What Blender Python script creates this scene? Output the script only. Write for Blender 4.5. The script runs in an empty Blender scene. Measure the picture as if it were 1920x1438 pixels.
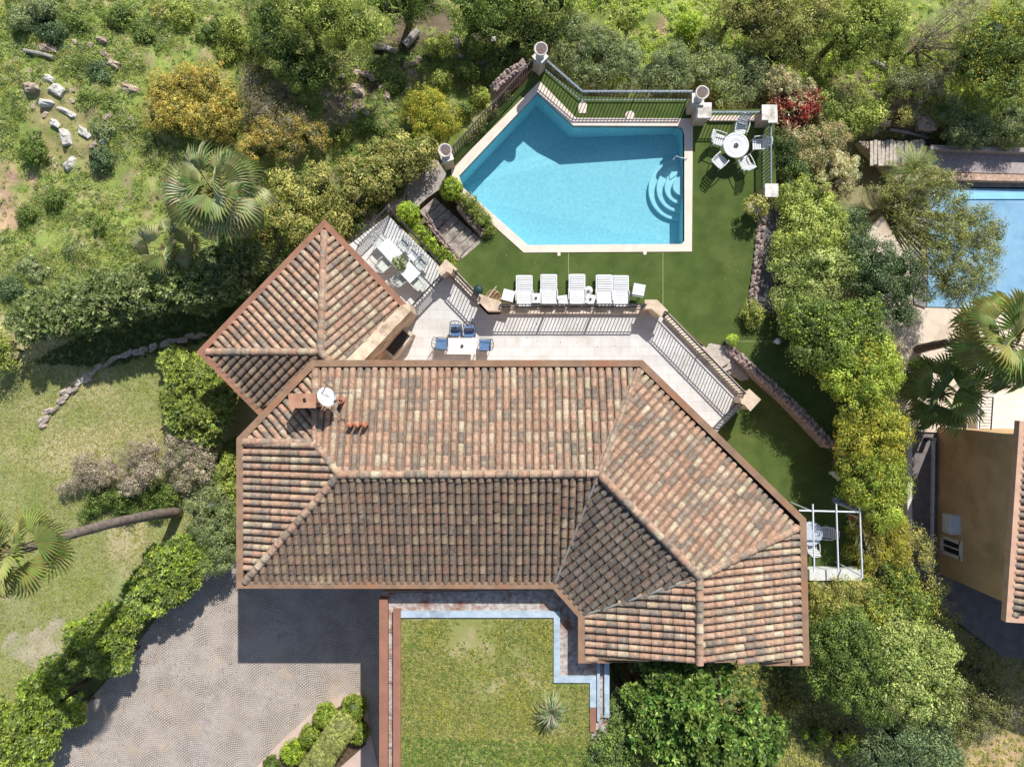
import bpy, math, random
import numpy as np
from mathutils import Vector, Matrix
from mathutils.geometry import tessellate_polygon
random.seed(7)
RNG = np.random.default_rng(11)
SC = bpy.context.scene
COL = SC.collection
F = 1346.0; H = 31.3            # focal length in photo pixels, camera height above the pool deck (m)
CX, CY = 960.0, 719.0
SUN = Vector((0.371, 0.928, 1.0)).normalized()   # towards the sun

def W(px, py, z=0.0):
    """the point at height z that was surveyed at photo pixel px, py"""
    k = (H - z) / F
    return Vector(((px - CX) * k, -(py - CY) * k, z))
DES=0.0
def lin(c,des=None):
    des=DES if des is None else des
    g=.3*c[0]+.59*c[1]+.11*c[2]; c=[v+(g-v)*des for v in c]
    return tuple(((v/255)/12.92 if v/255 <= .04045 else ((v/255+.055)/1.055)**2.4) for v in c)

# ------------------------------------------------------------------ scene objects
def tag(o, label=None, cat=None, group=None, kind=None):
    if label: o['label'] = label
    if cat: o['category'] = cat
    if group: o['group'] = group
    if kind: o['kind'] = kind
    return o
def empty(name, loc=(0,0,0), rz=0.0, label=None, cat=None, group=None):
    o = bpy.data.objects.new(name, None); COL.objects.link(o)
    o.location = loc; o.rotation_euler = (0,0,rz); o.empty_display_size = .2
    return tag(o, label, cat, group)
def kids(o): return [c for c in bpy.data.objects if c.parent == o]
def copy_tree(o, parent=None):
    c = o.copy(); COL.objects.link(c); c.parent = parent
    for ch in kids(o): copy_tree(ch, c)
    return c

class MB:
    def __init__(s): s.v=[]; s.f=[]; s.c=[]; s.m=[]
    def add(s, vs, fs, col=None, mi=0):
        b=len(s.v); s.v += [tuple(p) for p in vs]
        for f in fs: s.f.append([b+i for i in f]); s.c.append(col); s.m.append(mi)
        return s
    def box(s, c, d, rz=0, col=None, rx=0, ry=0, mi=0):
        M = Matrix.Translation(Vector(c)) @ Matrix.Rotation(rz,4,'Z') @ Matrix.Rotation(ry,4,'Y') @ Matrix.Rotation(rx,4,'X')
        v=[M@Vector((x*d[0]/2,y*d[1]/2,z*d[2]/2)) for x in(-1,1) for y in(-1,1) for z in(-1,1)]
        return s.add(v,[(0,1,3,2),(4,6,7,5),(0,4,5,1),(2,3,7,6),(0,2,6,4),(1,5,7,3)],col,mi)
    def prism(s, poly, z0, z1, holes=(), mi_top=0, mi_side=0, bottom=False, col=None):
        loops=[[Vector((p[0],p[1],0)) for p in poly]]+[[Vector((p[0],p[1],0)) for p in h] for h in holes]
        flat=[p for l in loops for p in l]
        tris=tessellate_polygon(loops)
        top=[]
        for t in tris:
            a,b,c=[flat[i] for i in t]
            if (b-a).cross(c-a).z<0: t=(t[0],t[2],t[1])
            top.append(t)
        s.add([(p.x,p.y,z1) for p in flat], top, col, mi_top)
        if bottom: s.add([(p.x,p.y,z0) for p in flat],[t[::-1] for t in top],col,mi_side)
        for l in loops:
            n=len(l)
            for i in range(n):
                a=l[i]; b=l[(i+1)%n]
                s.add([(a.x,a.y,z0),(b.x,b.y,z0),(b.x,b.y,z1),(a.x,a.y,z1)],[(0,1,2,3)],col,mi_side)
        return s
    def tube(s, pts, r, n=8, col=None, cap=True, mi=0):
        pts=[Vector(p) for p in pts]; rs=r if isinstance(r,(list,tuple)) else [r]*len(pts)
        vs=[]; 
        for i,p in enumerate(pts):
            t=(pts[min(i+1,len(pts)-1)]-pts[max(i-1,0)]).normalized()
            a=t.cross(Vector((0,0,1)))
            if a.length<.05: a=t.cross(Vector((1,0,0)))
            a.normalize(); b=t.cross(a).normalized()
            for k in range(n):
                w=2*math.pi*k/n; vs.append(p+(a*math.cos(w)+b*math.sin(w))*rs[i])
        fs=[]
        for i in range(len(pts)-1):
            for k in range(n):
                fs.append((i*n+k,i*n+(k+1)%n,(i+1)*n+(k+1)%n,(i+1)*n+k))
        if cap: fs.append(tuple(range(n))[::-1]); fs.append(tuple((len(pts)-1)*n+k for k in range(n)))
        return s.add(vs,fs,col,mi)
    def lathe(s, prof, c=(0,0,0), n=24, col=None, mi=0):
        c=Vector(c); vs=[]; fs=[]
        for (r,z) in prof:
            for k in range(n):
                w=2*math.pi*k/n; vs.append(c+Vector((r*math.cos(w),r*math.sin(w),z)))
        for i in range(len(prof)-1):
            for k in range(n): fs.append((i*n+k,i*n+(k+1)%n,(i+1)*n+(k+1)%n,(i+1)*n+k))
        return s.add(vs,fs,col,mi)
    def build(s, name, mat, parent=None, smooth=False):
        me=bpy.data.meshes.new(name); me.from_pydata(s.v,[],s.f)
        mats = mat if isinstance(mat,(list,tuple)) else [mat]
        for m in mats: me.materials.append(m)
        if len(mats)>1: me.polygons.foreach_set('material_index', s.m)
        if any(c is not None for c in s.c):
            at=me.attributes.new('col','FLOAT_COLOR','FACE')
            arr=np.ones((len(s.f),4),dtype=np.float32)
            arr[:,:3]=[c if c is not None else (.3,.3,.3) for c in s.c]
            at.data.foreach_set('color',arr.ravel())
        if smooth: me.polygons.foreach_set('use_smooth',[True]*len(s.f))
        me.update()
        o=bpy.data.objects.new(name,me); COL.objects.link(o)
        if parent: o.parent=parent
        return o

# ------------------------------------------------------------------ materials
MATS={}
def nodes(m):
    m.use_nodes=True; nt=m.node_tree; nt.nodes.clear()
    out=nt.nodes.new('ShaderNodeOutputMaterial'); return nt,out
def noise_fac(nt, scale, detail=4, lo=.35, hi=.65, rough=.6, vec=None):
    if vec is None:
        g=nt.nodes.new('ShaderNodeNewGeometry'); vec=g.outputs['Position']
    n=nt.nodes.new('ShaderNodeTexNoise'); n.inputs['Scale'].default_value=scale; n.inputs['Detail'].default_value=detail; n.inputs['Roughness'].default_value=rough
    nt.links.new(vec,n.inputs['Vector'])
    r=nt.nodes.new('ShaderNodeMapRange'); r.inputs['From Min'].default_value=lo; r.inputs['From Max'].default_value=hi
    nt.links.new(n.outputs['Fac'],r.inputs['Value']); return r.outputs['Result']
def mixc(nt,f,a,b,mode='MIX'):
    m=nt.nodes.new('ShaderNodeMix'); m.data_type='RGBA'; m.blend_type=mode
    for s,v in ((m.inputs[0],f),(m.inputs[6],a),(m.inputs[7],b)):
        if hasattr(v,'is_output'): nt.links.new(v,s)
        else: s.default_value = v if isinstance(v,float) else (*v,1)
    return m.outputs[2]
def mat(name, c1, c2=None, scale=3.0, rough=.8, bump=0.0, bscale=40, metal=0.0, fine=None, spec=.3, c3=None, scale3=.6):
    """noise-mottled surface; colours are sRGB 0-255"""
    if name in MATS: return MATS[name]
    m=bpy.data.materials.new(name); nt,out=nodes(m)
    p=nt.nodes.new('ShaderNodeBsdfPrincipled'); nt.links.new(p.outputs[0],out.inputs[0])
    p.inputs['Roughness'].default_value=rough; p.inputs['Metallic'].default_value=metal
    p.inputs['Specular IOR Level'].default_value=spec
    base=lin(c1)
    if c2:
        c=mixc(nt,noise_fac(nt,scale),lin(c1),lin(c2))
        if c3: c=mixc(nt,noise_fac(nt,scale3,5,.5,.68),c,lin(c3))
        if fine:
            f=noise_fac(nt,fine,2,.2,.8); c=mixc(nt,f,c,mixc(nt,1.0,c,(.55,.55,.55),'MULTIPLY'))
        nt.links.new(c,p.inputs['Base Color'])
    else: p.inputs['Base Color'].default_value=(*base,1)
    if bump:
        b=nt.nodes.new('ShaderNodeBump'); b.inputs['Strength'].default_value=bump; b.inputs['Distance'].default_value=.02
        nt.links.new(noise_fac(nt,bscale,3,0,1),b.inputs['Height']); nt.links.new(b.outputs[0],p.inputs['Normal'])
    MATS[name]=m; return m
def vmat(name, rough=.7, transl=0.0, nscale=20, namt=.35, spec=.3):
    """colour comes from the mesh attribute 'col' (each tile's / leaf's own colour)"""
    if name in MATS: return MATS[name]
    m=bpy.data.materials.new(name); nt,out=nodes(m)
    a=nt.nodes.new('ShaderNodeAttribute'); a.attribute_name='col'
    c=a.outputs['Color']
    if namt:
        f=noise_fac(nt,nscale,3,.3,.7); c=mixc(nt,f,c,mixc(nt,1.0,c,(1-namt,)*3,'MULTIPLY'))
    p=nt.nodes.new('ShaderNodeBsdfPrincipled'); p.inputs['Roughness'].default_value=rough; p.inputs['Specular IOR Level'].default_value=spec
    nt.links.new(c,p.inputs['Base Color'])
    if transl:
        t=nt.nodes.new('ShaderNodeBsdfTranslucent'); nt.links.new(c,t.inputs[0])
        mx=nt.nodes.new('ShaderNodeMixShader'); mx.inputs[0].default_value=transl
        nt.links.new(p.outputs[0],mx.inputs[1]); nt.links.new(t.outputs[0],mx.inputs[2]); nt.links.new(mx.outputs[0],out.inputs[0])
    else: nt.links.new(p.outputs[0],out.inputs[0])
    MATS[name]=m; return m

LEAF=vmat('leaf',.5,.35,8,.1,.4)
TILE=vmat('clay_tile',.85,0,9,.45,.15)
def lichen(m):
    nt=m.node_tree; p=[n for n in nt.nodes if n.type=='BSDF_PRINCIPLED'][0]; src=p.inputs['Base Color'].links[0].from_socket
    f=M2(nt,noise_fac(nt,.8,6,.48,.68,.7),.42); c=mixc(nt,f,src,mixc(nt,1.0,src,(.52,.55,.56),'MULTIPLY'))
    f=M2(nt,noise_fac(nt,3.3,5,.6,.7,.7),.35); c=mixc(nt,f,c,lin((196,190,172))); nt.links.new(c,p.inputs['Base Color'])
def M2(nt,a,b):
    n=nt.nodes.new('ShaderNodeMath'); n.operation='MULTIPLY'; nt.links.new(a,n.inputs[0]); n.inputs[1].default_value=b; return n.outputs[0]
lichen(TILE)
WHITE=mat('white_plastic',(224,224,223),(202,203,202),6,.45)
WHITEM=mat('white_metal',(225,230,235),(200,208,215),6,.4)
BLACK=mat('dark_iron',(42,43,48),(58,58,62),8,.5)
GREYM=mat('grey_rail',(120,130,140),(95,105,115),8,.4,metal=.4)
STUCCO=mat('peach_stucco',(206,180,158),(190,164,142),1.2,.9,.3,60)
CAP=mat('pale_stone_cap',(232,226,216),(205,198,186),5,.85,.3,30,c3=(160,152,140),scale3=2)
SAND=mat('sandy_stone',(222,206,186),(204,188,166),4,.9,.4,40,c3=(160,142,124),scale3=1.5)
BROWNM=mat('brown_gutter',(154,124,98),(132,106,86),2.5,.75,.2,30,c3=(152,108,80),scale3=1)
REDM=mat('red_brown_metal',(158,112,92),(144,102,84),2,.7,.1)
BLUEM=mat('pale_blue_zinc',(184,198,208),(162,180,194),3,.55,.15,c3=(140,152,160),scale3=1.4)
TROUGH=mat('dark_gutter_bed',(58,48,46),(40,36,38),5,.9)
def brick_lines(m,w,h,amt,dark,rot=0.0):
    nt=m.node_tree; p=[n for n in nt.nodes if n.type=='BSDF_PRINCIPLED'][0]; src=p.inputs['Base Color'].links[0].from_socket
    g=nt.nodes.new('ShaderNodeNewGeometry'); mp=nt.nodes.new('ShaderNodeMapping'); mp.inputs['Rotation'].default_value=(0,0,rot); nt.links.new(g.outputs['Position'],mp.inputs[0])
    b=nt.nodes.new('ShaderNodeTexBrick'); b.inputs['Scale'].default_value=1; b.inputs['Brick Width'].default_value=w; b.inputs['Row Height'].default_value=h; b.inputs['Mortar Size'].default_value=.008; b.inputs['Mortar Smooth'].default_value=.3
    b.inputs['Color1'].default_value=(1,1,1,1); b.inputs['Color2'].default_value=(.9,.88,.87,1); b.inputs['Mortar'].default_value=(*dark,1)
    nt.links.new(mp.outputs[0],b.inputs['Vector']); c=mixc(nt,amt,src,mixc(nt,1.0,src,b.outputs[0],'MULTIPLY')); nt.links.new(c,p.inputs['Base Color']); return m
TERR=brick_lines(mat('terrace_stone',(213,212,209),(201,199,195),1.5,.8,.15,30,c3=(196,192,185),scale3=.7),.6,.4,.8,(.62,.58,.55))
TURF=brick_lines(mat('artificial_turf',(98,116,60),(82,101,50),1.3,.95,.6,120,fine=60,spec=.1,c3=(108,122,66),scale3=.5),30,2.0,.35,(.6,.6,.6),1.5708)
COPE=mat('pool_coping',(232,212,194),(220,198,182),2,.75,.15,40)
WOOD=mat('weathered_wood',(178,168,156),(140,130,120),4,.9,.5,25,c3=(110,102,94),scale3=3)
ROCK=mat('pale_rock',(190,172,150),(160,142,124),5,.95,.8,12,c3=(120,108,96),scale3=3)
WROCK=mat('white_rock',(220,216,208),(176,170,160),5,.95,.8,12)
STONEW=mat('rubble_stone',(168,148,138),(132,114,108),9,.95,1.0,18,c3=(196,180,168),scale3=6)
BARK=mat('bark',(120,104,90),(84,72,62),9,.95,.8,20)
PALMB=mat('palm_bark',(140,126,114),(104,94,88),5,.95,.8,16)
GLASS=mat('pale_glass_top',(224,230,228),(212,220,218),4,.15,spec=.6)
# ------------------------------------------------------------------ helpers: polygons, terrain, foliage
def wp(pts, z): return [W(a,b,z) for a,b in pts]
def inside(poly, X, Y):
    r=np.zeros(X.shape,bool); n=len(poly)
    for i in range(n):
        x0,y0=poly[i]; x1,y1=poly[(i+1)%n]
        if y0==y1: continue
        c=((y0>Y)!=(y1>Y)) & (X < (x1-x0)*(Y-y0)/(y1-y0)+x0)
        r^=c
    return r
_tab=np.random.default_rng(3).random((256,256))
def vnoise(x,y):
    xi=np.floor(x).astype(int); yi=np.floor(y).astype(int); fx=x-xi; fy=y-yi
    fx=fx*fx*(3-2*fx); fy=fy*fy*(3-2*fy)
    a=_tab[xi%256,yi%256]; b=_tab[(xi+1)%256,yi%256]; c=_tab[xi%256,(yi+1)%256]; d=_tab[(xi+1)%256,(yi+1)%256]
    return (a*(1-fx)+b*fx)*(1-fy)+(c*(1-fx)+d*fx)*fy
def fbm(x,y,o=4):
    s=0; a=.5; t=0
    for k in range(o): s=s+a*vnoise(x*2**k+13*k,y*2**k+7*k); t+=a; a*=.5
    return s/t
def sst(x,a,b):
    t=np.clip((x-a)/(b-a),0,1); return t*t*(3-2*t)
def gz(x,y):
    """height of the natural ground (world metres)"""
    x=np.asarray(x,float); y=np.asarray(y,float)
    z=-2.2+0*x
    nb=sst(x,14.5,16.5)*(1-sst(y,11.2,12.6))
    z=z-.25*sst(x,9,14)-.9*nb        # falls to the neighbour's plot
    z=z+.5*sst(y,8,15)*(1-sst(x,-8,-2)*.3)                       # hillside behind
    wild=np.maximum(sst(y,4.5+0*x,7+0*x)*(x<15), sst(y,9,12))*(1-nb); z=z-.5*nb*sst(y,8,15)
    z=z+wild*(fbm(x*.5+40,y*.5+9,4)-.5)*1.0+(fbm(x*.25+4,y*.25+90,2)-.5)*.25
    far=np.maximum(np.abs(x),np.abs(y)); z=z+sst(far,40,160)*(-4+8*fbm(x*.02+5,y*.02+5,3))
    return z
def G(px,py,dz=0.0):
    z=-2.2
    for _ in range(6):
        p=W(px,py,z); z=float(gz(p.x,p.y))
    p=W(px,py,z); p.z+=dz; return p

def leaf_arrays(P,N,L,Wd,A0=None):
    n=len(P)
    N=N/np.maximum(np.linalg.norm(N,axis=1,keepdims=True),1e-6)
    R=RNG.normal(size=(n,3)); A=np.cross(N,R); A/=np.maximum(np.linalg.norm(A,axis=1,keepdims=True),1e-6)
    if A0 is not None:
        A=A0/np.maximum(np.linalg.norm(A0,axis=1,keepdims=True),1e-6); B=np.cross(N,A); B/=np.maximum(np.linalg.norm(B,axis=1,keepdims=True),1e-6); N=np.cross(A,B)
    B=np.cross(N,A)
    L=L[:,None]; Wd=Wd[:,None]
    V=np.stack([P-A*L*.5,P+B*Wd*.5+A*L*.05-N*L*.06,P+A*L*.5,P-B*Wd*.5+A*L*.05-N*L*.06],axis=1)
    return V.reshape(-1,3)
def leaf_mesh(name,V,C,parent=None,extra=None,m=None):
    """V (4n,3) quads with one colour each; extra=(verts,quads,cols)"""
    nq=len(V)//4
    quads=np.arange(nq*4).reshape(-1,4)
    if extra is not None and len(extra[0]):
        quads=np.concatenate([quads,np.asarray(extra[1])+len(V)]); V=np.concatenate([V,extra[0]]); C=np.concatenate([C,extra[2]])
    me=bpy.data.meshes.new(name); nq=len(quads)
    me.vertices.add(len(V)); me.vertices.foreach_set('co',V.astype(np.float32).ravel())
    me.loops.add(nq*4); me.loops.foreach_set('vertex_index',quads.astype(np.int32).ravel())
    me.polygons.add(nq); me.polygons.foreach_set('loop_start',(np.arange(nq)*4).astype(np.int32))
    me.update(calc_edges=True)
    at=me.attributes.new('col','FLOAT_COLOR','FACE'); a=np.ones((nq,4),np.float32); a[:,:3]=C; at.data.foreach_set('color',a.ravel())
    me.materials.append(m or LEAF)
    o=bpy.data.objects.new(name,me); COL.objects.link(o)
    if parent: o.parent=parent
    return o
LB=np.array([1.52,1.44,1.14])
PAL={ # sRGB leaf colours
 'mid':[(108,132,58),(90,116,48),(128,150,70),(78,102,44)],
 'bright':[(150,172,56),(132,158,48),(168,184,72),(104,134,40)],
 'lime':[(160,186,40),(142,172,34),(178,198,56),(118,150,30)],
 'yellow':[(172,168,44),(156,158,44),(188,180,52),(120,130,36)],
 'olive':[(140,156,112),(122,140,94),(160,172,130),(104,122,78)],
 'oleander':[(124,146,82),(104,128,64),(150,168,104),(90,112,56)],
 'sun':[(156,170,76),(134,154,60),(178,188,96),(108,130,48)],
 'pale':[(170,184,112),(150,168,92),(190,200,132),(112,136,62)],
 'dark':[(74,100,42),(60,86,36),(92,116,52),(50,70,32)],
 'blue':[(98,124,86),(82,108,74),(118,142,104),(66,88,58)],
 'khaki':[(166,164,92),(148,150,80),(180,176,104),(118,124,62)],
 'broom':[(196,172,78),(180,162,70),(162,158,74),(204,176,84),(126,136,64)],
 'greytwig':[(158,150,142),(140,132,124),(170,162,152),(120,118,104),(134,138,104)],
 'mauve':[(172,160,156),(154,142,140),(186,176,170),(132,128,112)],
 'red':[(150,44,42),(128,34,36),(172,64,56),(104,60,44)],
 'blossom':[(226,210,178),(206,188,158),(214,200,170),(140,148,92),(170,160,120)],
 'pinkish':[(176,164,120),(190,160,136),(140,150,86),(112,134,62)],
 'glossy':[(84,124,52),(68,106,44),(110,148,66),(142,170,88)],
 'feather':[(128,136,72),(112,122,62),(146,152,86),(98,108,56)],
 'dull':[(168,178,104),(158,168,96),(176,184,112)],
}
def palcols(pal,idx,jit):
    p=np.array([lin(c) for c in PAL[pal]])
    c=p[idx%len(p)]
    g=c@np.array([.3,.59,.11]); c=c+(g[:,None]-c)*.10; c=c*LB
    return np.clip(c*jit[:,None],0,1)
def blob_leaves(blobs,pal,leaf=.09,clump=.3,dens=55,aspect=2.0,core=True,up=.55,loose=.0,zlo=-.35,lum=(.74,.44),cs=.50,star=0):
    """blobs: (centre Vector, rx, ry, rz). Leaf clumps spread over and inside each ellipsoid."""
    VV=[];CC=[];ev=[];ef=[];ec=[];nb=0
    for (c,rx,ry,rz) in blobs:
        if star: clump=leaf*star
        area=2*math.pi*((rx*ry+rx*rz+ry*rz)/3)*(1-zlo)
        n=max(5,int(area/(clump*clump)*.95))
        d=RNG.normal(size=(int(n*2.2),3)); d/=np.linalg.norm(d,axis=1,keepdims=True); d=d[d[:,2]>zlo][:n]; n=len(d)
        lump=lum[0]+lum[1]*RNG.random(n)**.8 + loose*RNG.normal(size=n)*.15
        inner=RNG.random(n)<(.22+loose*.3); lump=np.where(inner,lump*(.45+.4*RNG.random(n)),lump)
        cc=np.array(c)+d*np.array([rx,ry,rz])*lump[:,None]
        ls=np.array(c)*.37; fr=1.5
        nz=vnoise(cc[:,0]*fr+ls[2]*9,cc[:,1]*fr+cc[:,2]*fr*.7)
        cc=np.array(c)+(cc-np.array(c))*(.80+.36*nz)[:,None] if lum[1]>.2 else cc
        if lum[1]>.2 and n>12:
            kp=vnoise(cc[:,0]*2.3+91,cc[:,1]*2.3+cc[:,2]*1.5+17)>.24; cc=cc[kp]; d=d[kp]; n=len(cc)
        cr=clump*(.55+.7*RNG.random(n))
        k=RNG.integers(int(dens*.6),int(dens*1.4),n) if not star else RNG.integers(9,16,n)
        idx=np.repeat(np.arange(n),k); m=len(idx)
        q=RNG.normal(size=(m,3)); q/=np.linalg.norm(q,axis=1,keepdims=True)
        rr=(.35+.7*RNG.random(m)**.5)
        if star:
            q=q*.85+d[idx]*.45+np.array([0,0,.12]); q/=np.linalg.norm(q,axis=1,keepdims=True); rr=leaf*.55/cr[idx]
        P=cc[idx]+q*(cr[idx]*rr)[:,None]*np.array([1,1,.75])
        N=q*.85+np.array([0,0,up*.7])+d[idx]*.4+RNG.normal(size=(m,3))*.24
        L=leaf*(.6+.8*RNG.random(m)); 
        VV.append(leaf_arrays(P,N if not star else np.array([0,0,1.])+RNG.normal(size=(m,3))*.35,L*(1.25 if star else 1),L/aspect*(1.25 if star else 1),q if star else None))
        ci=RNG.integers(0,97,n); br=(.68+.62*RNG.random(n)**1.2)*(.82+.36*RNG.random())
        li=np.where(RNG.random(m)<.7,ci[idx],RNG.integers(0,97,m))
        CC.append(palcols(pal,li,br[idx]*(.8+.4*RNG.random(m))))
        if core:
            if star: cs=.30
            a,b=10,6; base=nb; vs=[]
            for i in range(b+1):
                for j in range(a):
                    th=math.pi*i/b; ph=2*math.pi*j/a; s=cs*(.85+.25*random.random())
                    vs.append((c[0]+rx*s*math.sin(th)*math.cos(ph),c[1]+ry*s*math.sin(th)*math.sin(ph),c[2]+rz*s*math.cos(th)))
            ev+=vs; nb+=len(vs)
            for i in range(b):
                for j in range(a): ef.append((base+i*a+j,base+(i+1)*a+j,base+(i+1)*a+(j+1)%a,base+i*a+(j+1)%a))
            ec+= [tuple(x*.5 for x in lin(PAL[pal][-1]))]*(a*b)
    return np.concatenate(VV),np.concatenate(CC),(np.array(ev),np.array(ef),np.array(ec)) if ev else None
def px_blobs(lst):
    """(px,py,r_px,ztop[,squash]) -> ellipsoids"""
    out=[]
    for t in lst:
        px,py,r,zt=t[:4]; sq=t[4] if len(t)>4 else .85
        R=r*(H-zt)/F
        g=G(px,py).z
        rz=min(R*sq,max(.3,(zt-g)*.6)); c=W(px,py,zt-rz*.7); c.z=zt-rz
        out.append((c,R,R*(.9+.2*random.random()),rz))
    return out
def shrub(name,label,cat,lst,pal,group=None,stem=False,**kw):
    bl=px_blobs(lst); c0=bl[0][0]; g=float(gz(c0.x,c0.y))
    org=Vector((c0.x,c0.y,g))
    root=empty(name,org,0,label,cat,group)
    pals=pal if isinstance(pal,(list,tuple)) else [pal]
    Vs=[];Cs=[];E=None; evs=[];efs=[];ecs=[];nb=0
    for k,p in enumerate(pals):
        sub=bl if len(pals)==1 else (bl if k==0 else [(b[0],b[1]*1.02,b[2]*1.02,b[3]*1.03) for b in bl])
        kk=dict(kw)
        if k>0: kk['dens']=max(4,int(kw.get('dens',55)*.25)); kk['core']=False
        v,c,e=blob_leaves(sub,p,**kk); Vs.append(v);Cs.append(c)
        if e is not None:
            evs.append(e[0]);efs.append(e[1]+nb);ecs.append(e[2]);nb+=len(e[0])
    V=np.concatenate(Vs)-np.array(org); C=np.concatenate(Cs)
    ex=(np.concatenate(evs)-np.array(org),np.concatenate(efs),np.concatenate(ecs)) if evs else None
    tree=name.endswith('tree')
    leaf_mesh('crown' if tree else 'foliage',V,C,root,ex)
    mb=MB()
    if tree:
        zt=bl[0][0].z-org.z
        mb.tube([(0,0,-.1),(.05,.02,zt*.5),(.02,-.04,zt)],[.17,.13,.08],8)
        for b in bl:
            q=b[0]-org
            for _ in range(4 if kw.get('core',True) else 3):
                d=Vector((random.uniform(-1,1)*b[1]*.8,random.uniform(-1,1)*b[2]*.8,random.uniform(.0,.75)*b[3]))
                s=Vector((0,0,zt*.55)); e=q+d; mid=(s+e)*.5+Vector((random.uniform(-.2,.2),random.uniform(-.2,.2),-.1))
                mb.tube([s,mid,e],[.06,.032,.01],5)
        mb.build('trunk',BARK,root,True)
    else:
        for b in bl:
            q=b[0]-org
            mb.tube([(0,0,-.14),(q.x+.01,q.y+.01,-.14)],.03,5)
            for _ in range(3):
                e=q+Vector((random.uniform(-.5,.5)*b[1],random.uniform(-.5,.5)*b[2],random.uniform(0,.5)*b[3]))
                s=Vector((q.x+random.uniform(-.1,.1),q.y+random.uniform(-.1,.1),-.1)); mb.tube([s,(s+e)*.5,e],[.04,.03,.012],5)
        mb.build('stem',BARK,root,True)
    return root

def scatter(poly,n,zf=None):
    """n random points in a photo-pixel polygon, on the ground"""
    xs=[p[0] for p in poly]; ys=[p[1] for p in poly]; X=[];Y=[];c=0
    while c<n:
        x=RNG.uniform(min(xs),max(xs),n*2); y=RNG.uniform(min(ys),max(ys),n*2); k=inside(poly,x,y)
        X.append(x[k]);Y.append(y[k]); c+=k.sum()
    X=np.concatenate(X)[:n];Y=np.concatenate(Y)[:n]
    z=np.full(n,-2.2)
    if zf is not None: z=np.full(n,float(zf)); k=(H-z)/F; return (X-CX)*k,-(Y-CY)*k,z
    for _ in range(5):
        k=(H-z)/F; x=(X-CX)*k; y=-(Y-CY)*k; z=gz(x,y)
    return x,y,z
def tufts(poly,n,rc,k,pal,leaf,zf=None,h=.6,flowers=None,patch=.0,aspect=2.6,up=.7):
    x,y,z=scatter(poly,n,zf)
    if zf is None:
        qx=CX+x*F/(H-z); qy=CY-y*F/(H-z); qx=qx+(fbm(x*.9+3,y*.9+5,3)-.5)*60; qy=qy+(fbm(x*.9+60,y*.9+1,3)-.5)*60; ok=np.ones(len(x),bool)
        for P,_c in SOILS: ok&=~(inside(P,qx,qy)&(RNG.random(len(x))<.85))
        x,y,z=x[ok],y[ok],z[ok]; n=len(x)
    if patch:
        keep=fbm(x*.6+31,y*.6+77,3)+RNG.random(len(x))*.25>patch; x,y,z=x[keep],y[keep],z[keep]; n=len(x)
    rad=rc*(.5+RNG.random(n)); idx=np.repeat(np.arange(n),k); m=len(idx)
    q=RNG.normal(size=(m,3)); q/=np.linalg.norm(q,axis=1,keepdims=True); q[:,2]=np.abs(q[:,2])
    P=np.stack([x,y,z],1)[idx]+q*(rad[idx]*RNG.random(m)**.4)[:,None]*np.array([1,1,h])+np.array([0,0,.015])
    N=q*.5+np.array([0,0,up])+RNG.normal(size=(m,3))*.4
    L=leaf*(.6+.8*RNG.random(m))
    ci=(fbm(x*.9,y*.9,3)*40).astype(int)+RNG.integers(0,2,n)
    C=palcols(pal,np.where(RNG.random(m)<.75,ci[idx],RNG.integers(0,9,m)),(.85+.35*RNG.random(n))[idx]*(.85+.3*RNG.random(m)))*(.88 if h<.45 else 1.08)
    if flowers:
        fm=(RNG.random(m)<flowers[1]*(sst(fbm(x*.7+9,y*.7+3,2),.42,.6)[idx]*2)); C[fm]=np.array(lin(flowers[0]))*(.8+.3*RNG.random((fm.sum(),1))); P[fm,2]+=rad[idx][fm]*.3
    return leaf_arrays(P,N,L,L/aspect),C
# ------------------------------------------------------------------ ground
def grid_axis(a,b,step,far):
    core=np.arange(a,b+1e-6,step); out=[]; d=step; x=a
    lo=[];
    while x>-far: d*=1.35; x-=d; lo.append(x)
    hi=[]; d=step; x=core[-1]
    while x<far: d*=1.35; x+=d; hi.append(x)
    return np.array(lo[::-1]+list(core)+hi)
WILD=[(-50,-50),(1330,-50),(1970,-50),(1970,260),(1760,250),(1600,200),(1500,160),(1320,180),(1100,170),(1010,120),(830,300),(560,330),(500,470),(300,500),(0,600),(-50,620)]
LAWN=[(-50,600),(200,560),(500,520),(560,700),(450,820),(440,1010),(330,1040),(240,1180),(120,1280),(0,1400),(-50,1438)]
SOILS=[([(-50,270),(25,290),(62,350),(55,420),(20,440),(-50,450)],(206,168,132)),([(600,170),(650,150),(690,190),(640,240),(600,215)],(160,136,110)),
 ([(1200,20),(1240,15),(1260,60),(1230,75)],(172,142,112)),([(1650,170),(1720,180),(1755,235),(1700,265),(1640,240)],(186,158,128)),
 ([(730,10),(830,0),(840,50),(770,90),(700,110)],(110,92,78)),([(60,150),(200,180),(230,210),(120,230)],(150,140,90)),
 ([(50,170),(100,150),(200,290),(120,330),(60,290)],(164,154,96)),([(20,1180),(120,1170),(110,1240),(20,1250)],(176,164,136)),
 ([(340,770),(420,800),(400,960),(270,960)],(176,166,120)),([(1800,1330),(1970,1280),(1970,1480),(1780,1480)],(196,166,118)),
 ([(1700,1180),(1800,1180),(1970,1240),(1970,1330),(1780,1260)],(150,142,92))]
SHADE=[([(520,90),(720,90),(840,60),(840,110),(700,160),(560,170)],(60,52,40)),([(1500,120),(1800,60),(1920,300),(1750,330),(1640,230)],(120,104,78))]
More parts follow.
